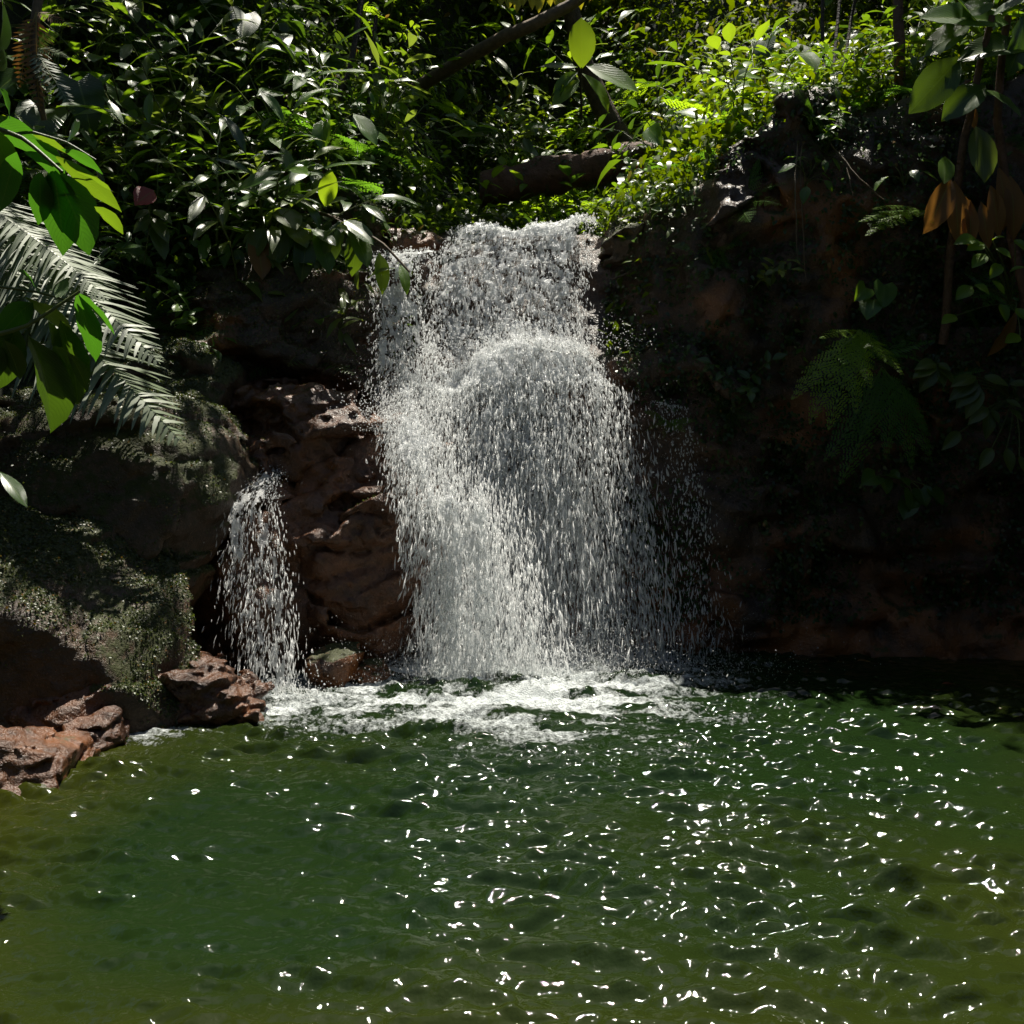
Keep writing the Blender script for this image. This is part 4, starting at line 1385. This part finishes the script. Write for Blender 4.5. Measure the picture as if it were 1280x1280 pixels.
# glossy fern with long overlapping fronds
FG = [frond_mesh(M_fern_gl, 46, .27, 'strip', .4, 7 + i, 15, .72) for i in range(2)]
hp = Hero('tree_fern', P(-150, 330, 6.7), 'large glossy silver-looking fern draped over the mossy boulders', 'fern')
hp.stem([(-190, 520, 6.9), (-170, 400, 6.8), (-150, 330, 6.7)], (.07, .05), M_bark_dk, 'rootstock')
for i, (a, b) in enumerate([((-90, 250), (234, 478)), ((-110, 262), (150, 430)), ((-70, 222), (200, 385)), ((-130, 290), (100, 440)), ((-60, 225), (128, 318))]):
    hp.frond(a, b, 6.55, 6.1, FG[i % 2], up=Vector((.44, -.575, .69)))

# begonia with one red leaf
hp = Hero('begonia', P(175, 330, 8.0), 'low plant with a single crumpled red leaf above its green leaves')
hp.stem([(180, 330, 8.0), (186, 290, 7.9), (188, 236, 7.85)], (.006, .004))
hp.leaf((192, 238), (168, 254), 7.85, 7.75, .95, M_leaf_red, 'ovate', label='crumpled dull red leaf')
for a, b in [((190, 270), (165, 290)), ((190, 272), (212, 300)), ((192, 280), (208, 322)), ((186, 262), (168, 272)), ((192, 262), (215, 276))]:
    hp.leaf(a, b, 7.9, 7.8, .42, M_leaf_olive, 'ovate')

# drooping ribbed leaves beside the crest
hp = Hero('drooping_plant', P(392, 262, 8.45), 'plant with large drooping ribbed leaves hanging over the dark blocky boulder')
hp.stem([(385, 262, 8.5), (430, 275, 8.2), (480, 305, 7.95), (512, 340, 7.9)], (.016, .008), M_root, 'branch')
hp.stem([(385, 262, 8.4), (410, 268, 8.2), (440, 285, 8.1)], (.012, .006), M_root, 'branch')
for a, b, w, m_, v in [((345, 260), (372, 282), .75, M_leaf_olive, 0), ((358, 276), (386, 300), .7, M_leaf_olive, 1), ((352, 282), (352, 318), .5, M_leaf_olive, 1), ((384, 290), (378, 348), .42, M_leaf_dk, 1), ((396, 284), (414, 338), .40, M_leaf, 0), ((388, 286), (420, 302), .4, M_leaf, 0),
                       ((425, 276), (408, 330), .36, M_leaf_rib, 1), ((446, 284), (444, 338), .42, M_leaf_rib, 2), ((430, 275), (468, 300), .45, M_leaf_dk, 0), ((474, 316), (482, 362), .34, M_leaf_lt, 1), ((406, 258), (414, 214), .5, M_leaf_lt, 0), ((440, 282), (462, 330), .4, M_leaf_rib, 0),
                       ((365, 280), (338, 330), .4, M_leaf_dk, 1), ((320, 290), (330, 345), .45, M_leaf_brown, 0), ((330, 285), (312, 320), .5, M_leaf_olive, 1), ((500, 330), (512, 362), .3, M_leaf, 1)]:
    hp.leaf(a, b, 8.1, 7.95, w, m_, 'ellip', v=v, up=(.3, -.7, .7))

# backlit big leaves above the log
hp = Hero('backlit_plant', P(727, 150, 10.9), 'plant with one upright glowing yellow-green paddle leaf above the log')
hp.stem([(727, 150, 10.9), (726, 110, 10.8), (727, 84, 10.7)], (.014, .009), M_bark_dk)
for a, b, w, m_, v, u in [((727, 86), (728, 20), .55, M_leaf_lt, 0, (.1, -1, .1)), ((733, 82), (802, 108), .42, M_leaf_lt, 0, (.1, -.8, .6)), ((722, 84), (672, 78), .24, M_leaf, 0, None), ((728, 92), (770, 130), .4, M_leaf_lt, 1, None), ((722, 90), (690, 110), .35, M_leaf, 1, None),
                        ((724, 100), (690, 128), .4, M_leaf_lt, 0, None), ((700, 125), (705, 105), .6, M_leaf_lt, 0, None)]:
    hp.leaf(a, b, 10.7, 10.6, w, m_, 'ellip', v=v, up=u)
hp = Hero('leaning_branch', P(560, 75, 11.2), 'bare mossy branch leaning across the hollow with yellow leaves dangling from it', 'branch')
hp.stem([(520, 110, 11.6), (622, 50, 10.6), (672, 30, 10.3), (720, 2, 10.2), (800, -60, 10.1)], (.075, .05), M_root, 'limb', .01)
for i in range(11):
    u = 628 + i * 9.5
    hp.leaf((u, -22 + (i % 3) * 3), (u + random.uniform(-4, 4), 6 + 8 * ((i * 7) % 3) / 2), 10.3, 10.25, .38, M_leaf_yel, 'lance', up=(.1, -1, .1))
hp.stem([(600, -60, 10.4), (650, -30, 10.35), (745, -25, 10.3)], (.02, .012), M_bark, 'twig')

# shrubs in the hollow with broad light leaves
for name, root, lab, leaves_ in [
        ('broadleaf_plant', (640, 200, 11.3), 'low plant with rounded mid-green leaves just left of the log',
         [((620, 165), (600, 150)), ((622, 165), (585, 158)), ((640, 160), (660, 140)), ((630, 150), (622, 128)), ((645, 170), (675, 165)), ((650, 165), (690, 150)), ((610, 170), (560, 165)), ((640, 180), (680, 190)), ((655, 172), (665, 190)), ((600, 160), (570, 148))]),
        ('broadleaf_plant', (470, 200, 9.9), 'small yellow-green spray of pointed leaves hanging beside the hollow',
         [((440, 158), (475, 160)), ((445, 160), (470, 172)), ((450, 158), (435, 165)), ((490, 130), (515, 140)), ((495, 128), (510, 150)), ((490, 132), (480, 150)), ((500, 128), (515, 125))]),
        ('broadleaf_plant', (900, 330, 8.0), 'twig with two broad pale leaves hanging from the mossy right shoulder',
         [((884, 308), (902, 340)), ((900, 306), (920, 334)), ((890, 345), (902, 358)), ((908, 362), (926, 378)), ((905, 350), (908, 392))]),
        ('broadleaf_plant', (935, 235, 8.2), 'dim plant with four spreading leaves under the right bank brink',
         [((920, 225), (866, 238)), ((928, 222), (962, 242)), ((918, 228), (902, 248)), ((922, 230), (926, 248))]),
        ('broadleaf_plant', (960, 130, 8.7), 'plant with pale upturned leaves at the brink of the right bank',
         [((955, 100), (925, 90)), ((958, 98), (985, 88)), ((960, 105), (995, 108)), ((950, 108), (920, 104)), ((958, 110), (990, 122)), ((1030, 112), (1075, 100)), ((1035, 110), (1065, 118)), ((1030, 108), (1000, 132)), ((940, 140), (912, 168)), ((945, 135), (908, 138)), ((935, 160), (900, 185)), ((1040, 130), (1062, 136))])]:
    hp = Hero(name, P(*root), lab)
    Y = root[2]
    mt = {'low': M_leaf, 'sma': M_leaf_lt, 'twi': M_leaf_olive, 'dim': M_leaf_olive, 'pla': M_leaf_lt}[lab[:3]]
    for i, (a, b) in enumerate(leaves_):
        hp.leaf(a, b, Y - .1, Y - .2, random.uniform(.42, .6), mt, 'ovate', v=i % 2, up=(random.uniform(-.2, .4), -.6, .8))
        m0 = P(*a, Y - .1)
        p0 = P(*root)
        link('petiole', tubes_mesh('petiole', [(curve_pts((0, 0, 0), m0 - p0, (0, -.03, .04), 6), [.005] * 6)], M_stem, 5), hp.o)

# big ribbed plant on the right
hp = Hero('ribbed_plant', P(1205, 330, 7.62), 'tall plant with huge ribbed shiny leaves and dry brown leaf sheaths on the right cliff')
hp.stem([(1178, 430, 7.66), (1188, 330, 7.55), (1196, 230, 7.4), (1215, 120, 7.3), (1240, 20, 7.25)], (.035, .022), M_bark_red, 'trunk', .01)
hp.stem([(1290, 420, 7.6), (1265, 300, 7.5), (1245, 150, 7.4), (1260, 20, 7.3)], (.04, .025), M_bark_red, 'trunk', .01)
for a, b, w, m_, v, u in [((1212, 28), (1158, 62), .42, M_leaf_rib, 0, (.5, -.5, .8)), ((1200, 72), (1142, 136), .46, M_leaf_rib, 0, (.5, -.7, .6)), ((1262, 30), (1156, 8), .40, M_leaf, 0, (.1, -.8, .6)), ((1284, 62), (1205, 52), .5, M_leaf_dk, 1, None), ((1232, 108), (1182, 138), .5, M_leaf_rib, 1, None),
                        ((1230, 112), (1282, 140), .5, M_leaf_rib, 0, None), ((1220, 158), (1236, 224), .48, M_leaf_olive, 0, (.1, -.9, .4)), ((1182, 196), (1183, 226), .5, M_leaf_lt, 0, (.1, -.9, .4)), ((1188, 222), (1166, 288), .42, M_leaf_brown, 1, (.3, -.8, .3)), ((1240, 2), (1206, 14), .5, M_leaf_rib, 0, None),
                        ((1240, 20), (1290, -10), .5, M_leaf, 0, None), ((1225, 40), (1200, -10), .45, M_leaf_dk, 0, None), ((1280, 20), (1275, 90), .45, M_leaf_dk, 1, None)]:
    hp.leaf(a, b, 7.28, 7.15, w, m_, 'ellip', v=v, up=u)
for a, b in [((1192, 226), (1202, 306)), ((1206, 246), (1224, 300)), ((1238, 232), (1254, 296)), ((1248, 210), (1268, 286)), ((1262, 220), (1276, 300)), ((1212, 250), (1214, 310)), ((1226, 252), (1238, 310)), ((1212, 128), (1220, 160)), ((1270, 390), (1246, 450))]:
    hp.leaf(a, b, 7.38, 7.33, .32, M_leaf_brown, 'lance', up=(random.uniform(-.5, .6), -.8, .1), v=1, name='dry_leaf')

hp = Hero('peeling_tree', P(1128, 245, 8.2), 'thin tree with peeling brown bark standing at the right bank brink', 'tree')
hp.stem([(1132, 245, 8.2), (1128, 170, 8.15), (1126, 80, 8.2), (1122, -20, 8.3)], (.05, .04), M_bark_red, 'trunk', .012)
for a, b in [((1124, 90), (1130, 160)), ((1134, 120), (1126, 190)), ((1128, 150), (1134, 215)), ((1122, 60), (1128, 120))]:
    hp.leaf(a, b, 8.1, 8.1, .2, M_leaf_brown, 'lance', up=(.3, -.9, .1), v=1, name='bark_strip')

# ferns and small plants on the right cliff
FC = [frond_mesh(M_fern_lt, 14, .17, True, .35, 30 + i, 6, .9) for i in range(2)]
hp = Hero('fern', P(1072, 415, 7.55), 'lush light green fern arching out of the dark right cliff', 'fern')
for i, b in enumerate([(998, 478), (1018, 510), (1045, 520), (1078, 500), (1135, 452), (1112, 440), (1035, 408), (1095, 470)]):
    hp.frond((1072, 412), b, 7.5, 7.15, FC[i % 2], up=Vector((.05, -.55, .9)))
FD = [frond_mesh(M_fern, 14, .17, True, .35, 40 + i, 6, .9) for i in range(2)]
hp = Hero('fern', P(1105, 465, 7.55), 'drooping darker fern hanging below the lush fern on the right cliff', 'fern')
for i, b in enumerate([(1150, 572), (1118, 560), (1165, 530), (1085, 540), (1060, 590), (1175, 560), (1040, 560)]):
    hp.frond((1105, 462), b, 7.5, 7.2, FD[i % 2], up=Vector((.2, -.8, .5)))
hp = Hero('fern', P(1150, 262, 7.6), 'flat low fern under the peeling trunk on the right cliff', 'fern')
for i, b in enumerate([(1085, 258), (1100, 245), (1170, 268), (1090, 275)]):
    hp.frond((1150, 262), b, 7.5, 7.2, FC[i % 2], up=Vector((0, -.5, .9)))


def cliff_cluster(name, root, lab, leaves_, mat, kind, w, Y=7.5, up=(.1, -.75, .65)):
    hp = Hero(name, P(*root), lab)
    p0 = P(*root)
    for i, (a, b) in enumerate(leaves_):
        hp.leaf(a, b, Y - .12, Y - .2, w, mat, kind, v=i % 2, up=(up[0] + random.uniform(-.25, .25), up[1], up[2]))
        link('petiole', tubes_mesh('petiole', [(curve_pts((0, 0, 0), P(*a, Y - .12) - p0, (0, -.04, .02), 6), [.0045] * 6)], M_stem, 5), hp.o)


cliff_cluster('heart_leaf_plant', (1095, 385, 7.6), 'small plant with one clear heart-shaped leaf above the lush fern', [((1105, 356), (1106, 384)), ((1082, 360), (1072, 374)), ((1090, 375), (1084, 398))], M_leaf, 'heart', .95, up=(0, -.95, .2))
cliff_cluster('palmate_plant', (1172, 470, 7.6), 'shiny hand-shaped leaf cluster right of the lush fern', [((1170, 456), (1142, 470)), ((1170, 456), (1152, 488)), ((1172, 457), (1196, 478)), ((1170, 454), (1146, 456)), ((1174, 460), (1182, 482)), ((1172, 454), (1190, 462))], M_leaf_olive, 'ovate', .5)
cliff_cluster('begonia', (1125, 600, 7.65), 'low begonia with round silvery-veined leaves below the drooping fern', [((1095, 595), (1078, 604)), ((1104, 600), (1112, 616)), ((1128, 598), (1136, 606)), ((1140, 616), (1142, 640)), ((1165, 612), (1180, 630)), ((1112, 592), (1126, 596)), ((1136, 630), (1130, 648)), ((1150, 612), (1160, 632))], M_leaf_rib, 'heart', 1.0)
cliff_cluster('leafy_sapling', (1262, 380, 7.4), 'sapling with pale oval leaves beside the dry brown sheaths', [((1215, 358), (1196, 372)), ((1218, 356), (1240, 364)), ((1240, 350), (1258, 366)), ((1222, 300), (1196, 298)), ((1230, 305), (1210, 310)), ((1240, 300), (1255, 292)), ((1245, 310), (1265, 320)), ((1250, 380), (1262, 400)), ((1270, 385), (1285, 400)), ((1262, 340), (1280, 330)), ((1232, 318), (1216, 332)), ((1250, 330), (1240, 345)), ((1275, 420), (1258, 426)), ((1268, 300), (1284, 310)), ((1195, 395), (1178, 402))], M_leaf_lt, 'ovate', .55, 7.3)
cliff_cluster('leafy_sapling', (1265, 500, 7.5), 'sapling with drooping pointed leaves at the dark end of the right cliff', [((1220, 470), (1190, 480)), ((1222, 475), (1188, 495)), ((1224, 480), (1196, 508)), ((1226, 485), (1208, 520)), ((1230, 470), (1262, 480)), ((1235, 510), (1212, 526)), ((1240, 512), (1250, 528)), ((1236, 515), (1236, 548)), ((1258, 500), (1278, 508)), ((1262, 512), (1282, 524)), ((1262, 480), (1290, 478)), ((1240, 560), (1226, 584)), ((1258, 560), (1266, 590)), ((1200, 540), (1180, 560)), ((1274, 570), (1288, 596))], M_leaf_olive, 'ovate', .45, 7.35)

# red bromeliad on the log
hp = Hero('bromeliad', P(798, 232, 10.75), 'small plant with red bracts and pale strap leaves at the end of the log')
for b, m_ in [((780, 214), M_leaf_olive), ((775, 226), M_leaf_olive), ((792, 240), M_leaf_olive), ((812, 238), M_leaf_olive), ((785, 206), M_leaf), ((822, 222), M_leaf), ((796, 202), M_leaf_red), ((806, 206), M_leaf_red), ((812, 212), M_leaf_red), ((802, 198), M_leaf_red)]:
    hp.leaf((799, 222), b, 10.7, 10.5, .3, m_, 'lance')

# fallen log across the stream
rl = random.Random(5)
la, lb = P(600, 238, 11.3), P(815, 202, 10.9)
lg = link('fallen_log', None, M=Matrix.Translation(la), label='rotting reddish-brown log lying across the stream in the hollow', cat='log')
n = 40
V, m_ = [], 16
path = curve_pts((0, 0, 0), lb - la, (0, 0, .04), n)
for i, p in enumerate(path):
    for k in range(m_):
        a = 6.283 * k / m_
        rr = .19 * (1 + .18 * float(vnoise(np.array([i * .35]), np.array([math.cos(a) * 1.5 + 5]), np.array([math.sin(a) * 1.5]), 1)[0]) + .10 * float(vnoise(np.array([i * .9]), np.array([math.cos(a) * 4]), np.array([math.sin(a) * 4 + 9]), 2)[0]))
        V.append((p.x, p.y + math.cos(a) * rr, p.z + math.sin(a) * rr))
Q = [(i * m_ + k, i * m_ + (k + 1) % m_, (i + 1) * m_ + (k + 1) % m_, (i + 1) * m_ + k) for i in range(n - 1) for k in range(m_)]
link('trunk', mesh_np('trunk', V, Q, M_bark_red), lg)
VA, QA = np.array(V), np.array(Q)
pp, nn = sample_surface(VA, QA, 2600, np.random.default_rng(4), lambda c, q: (fbm(c[:, 0], c[:, 1], c[:, 2], 3, 2, 1) > .0) + 1e-4)
L = RNG.uniform(.02, .05, len(pp))
link('moss', leaf_cloud('moss', pp, rand_dirs(len(pp)) + np.array([0, -.2, -.8]), nn, L, L * .5, leaf_cols(len(pp), (.02, .035, .006), (.07, .09, .014)), M_mossl, rows=1), lg, kind='stuff')

# hanging roots and vines on the right bank, dark stems in the hollow
for i, (pts, rad, mt, lab) in enumerate([
        ([(1000, 150, 8.3), (996, 190, 7.6), (993, 250, 7.5), (998, 330, 7.5)], (.006, .004), M_root, 'pale straight root hanging down the dark right cliff'),
        ([(1008, 150, 8.3), (1000, 200, 7.55), (1004, 300, 7.5), (1008, 350, 7.5)], (.005, .003), M_root, 'thin root hanging close beside the pale straight root'),
        ([(1022, 158, 8.2), (1050, 195, 7.6), (1075, 225, 7.5), (1105, 250, 7.5)], (.009, .005), M_root, 'slanting woody root on the right cliff ending above the flat fern'),
        ([(1058, 210, 7.6), (1064, 235, 7.5), (1066, 246, 7.5)], (.005, .003), M_root, 'short spur root hanging from the slanting root'),
        ([(905, 250, 8.4), (870, 285, 8.3), (800, 335, 8.35), (765, 350, 8.4)], (.014, .009), M_bark, 'crooked root crawling over the mossy right shoulder'),
        ([(1030, -40, 9.5), (1028, 60, 9.3), (1034, 130, 9.0)], (.018, .014), M_bark_dk, 'dark slim stem behind the brink plants, left of three'),
        ([(1055, -40, 9.5), (1045, 40, 9.3), (1040, 120, 9.0)], (.018, .012), M_bark_dk, 'dark slim stem behind the brink plants, middle of three'),
        ([(1075, -40, 9.4), (1062, 40, 9.3), (1050, 110, 9.0)], (.016, .012), M_bark_dk, 'dark slim stem behind the brink plants, right of three'),
        ([(455, -20, 10.6), (440, 80, 10.3), (425, 120, 10.1), (416, 160, 9.9)], (.035, .02), M_bark_dk, 'dark crooked stem at the edge of the hollow'),
        ([(470, 20, 10.8), (462, 90, 10.6), (460, 170, 10.4)], (.022, .02), M_bark_dk, 'straight dark stem beside the crooked stem'),
        ([(52, -30, 7.3), (42, 50, 7.2), (45, 95, 7.2), (55, 150, 7.3)], (.035, .02), M_root, 'pale knotted stem hung with dead fronds on the left slope')]):
    p0 = P(*pts[-1])
    hp = Hero('hanging_root' if mt is M_root and i < 5 else 'stem', p0, lab, 'root' if i < 5 else 'stem')
    hp.stem(pts, rad, mt, 'strand', .006)
DF = [frond_mesh(M_leaf_brown, 16, .2, False, .5, 50, 0, .7), frond_mesh(M_fern_gl, 18, .2, False, .5, 51, 0, .7)]
hp = Hero('dead_fern', P(45, 95, 7.2), 'dead fern with limp dry fronds hanging off the knotted stem', 'fern')
for i, b in enumerate([(70, 30), (58, 125), (80, 60), (30, 100), (95, 125), (85, 20), (65, 110)]):
    hp.frond((44, 15 if i % 2 else 60), b, 7.2, 7.1, DF[(i + 1) % 2], up=Vector((.5, -.7, .3)))

# fallen leaves floating along the far shore
for i, (u, v, lab) in enumerate([(1020, 826, 'curled orange-brown leaf floating under the right cliff'), (1072, 828, 'small tan leaf floating beside the curled leaf'), (1110, 831, 'flat brown leaf floating farthest along the right cliff'), (1178, 858, 'dark red leaf drifting alone off the right cliff')]):
    Y = CAM_H * F_PX / (v - 560) * 1.0
    p = P(u, v, Y)
    o = link('fallen_leaf', leaf('ovate', M_leaf_red if i == 3 else M_leaf_brown, .42, i % 3), M=frame((p.x, p.y, float(pool_h(p.x, p.y)) + .012), (1, .2 * i - .3, .05), (0, 0, 1), .16 - .02 * i), label=lab, cat='leaf')
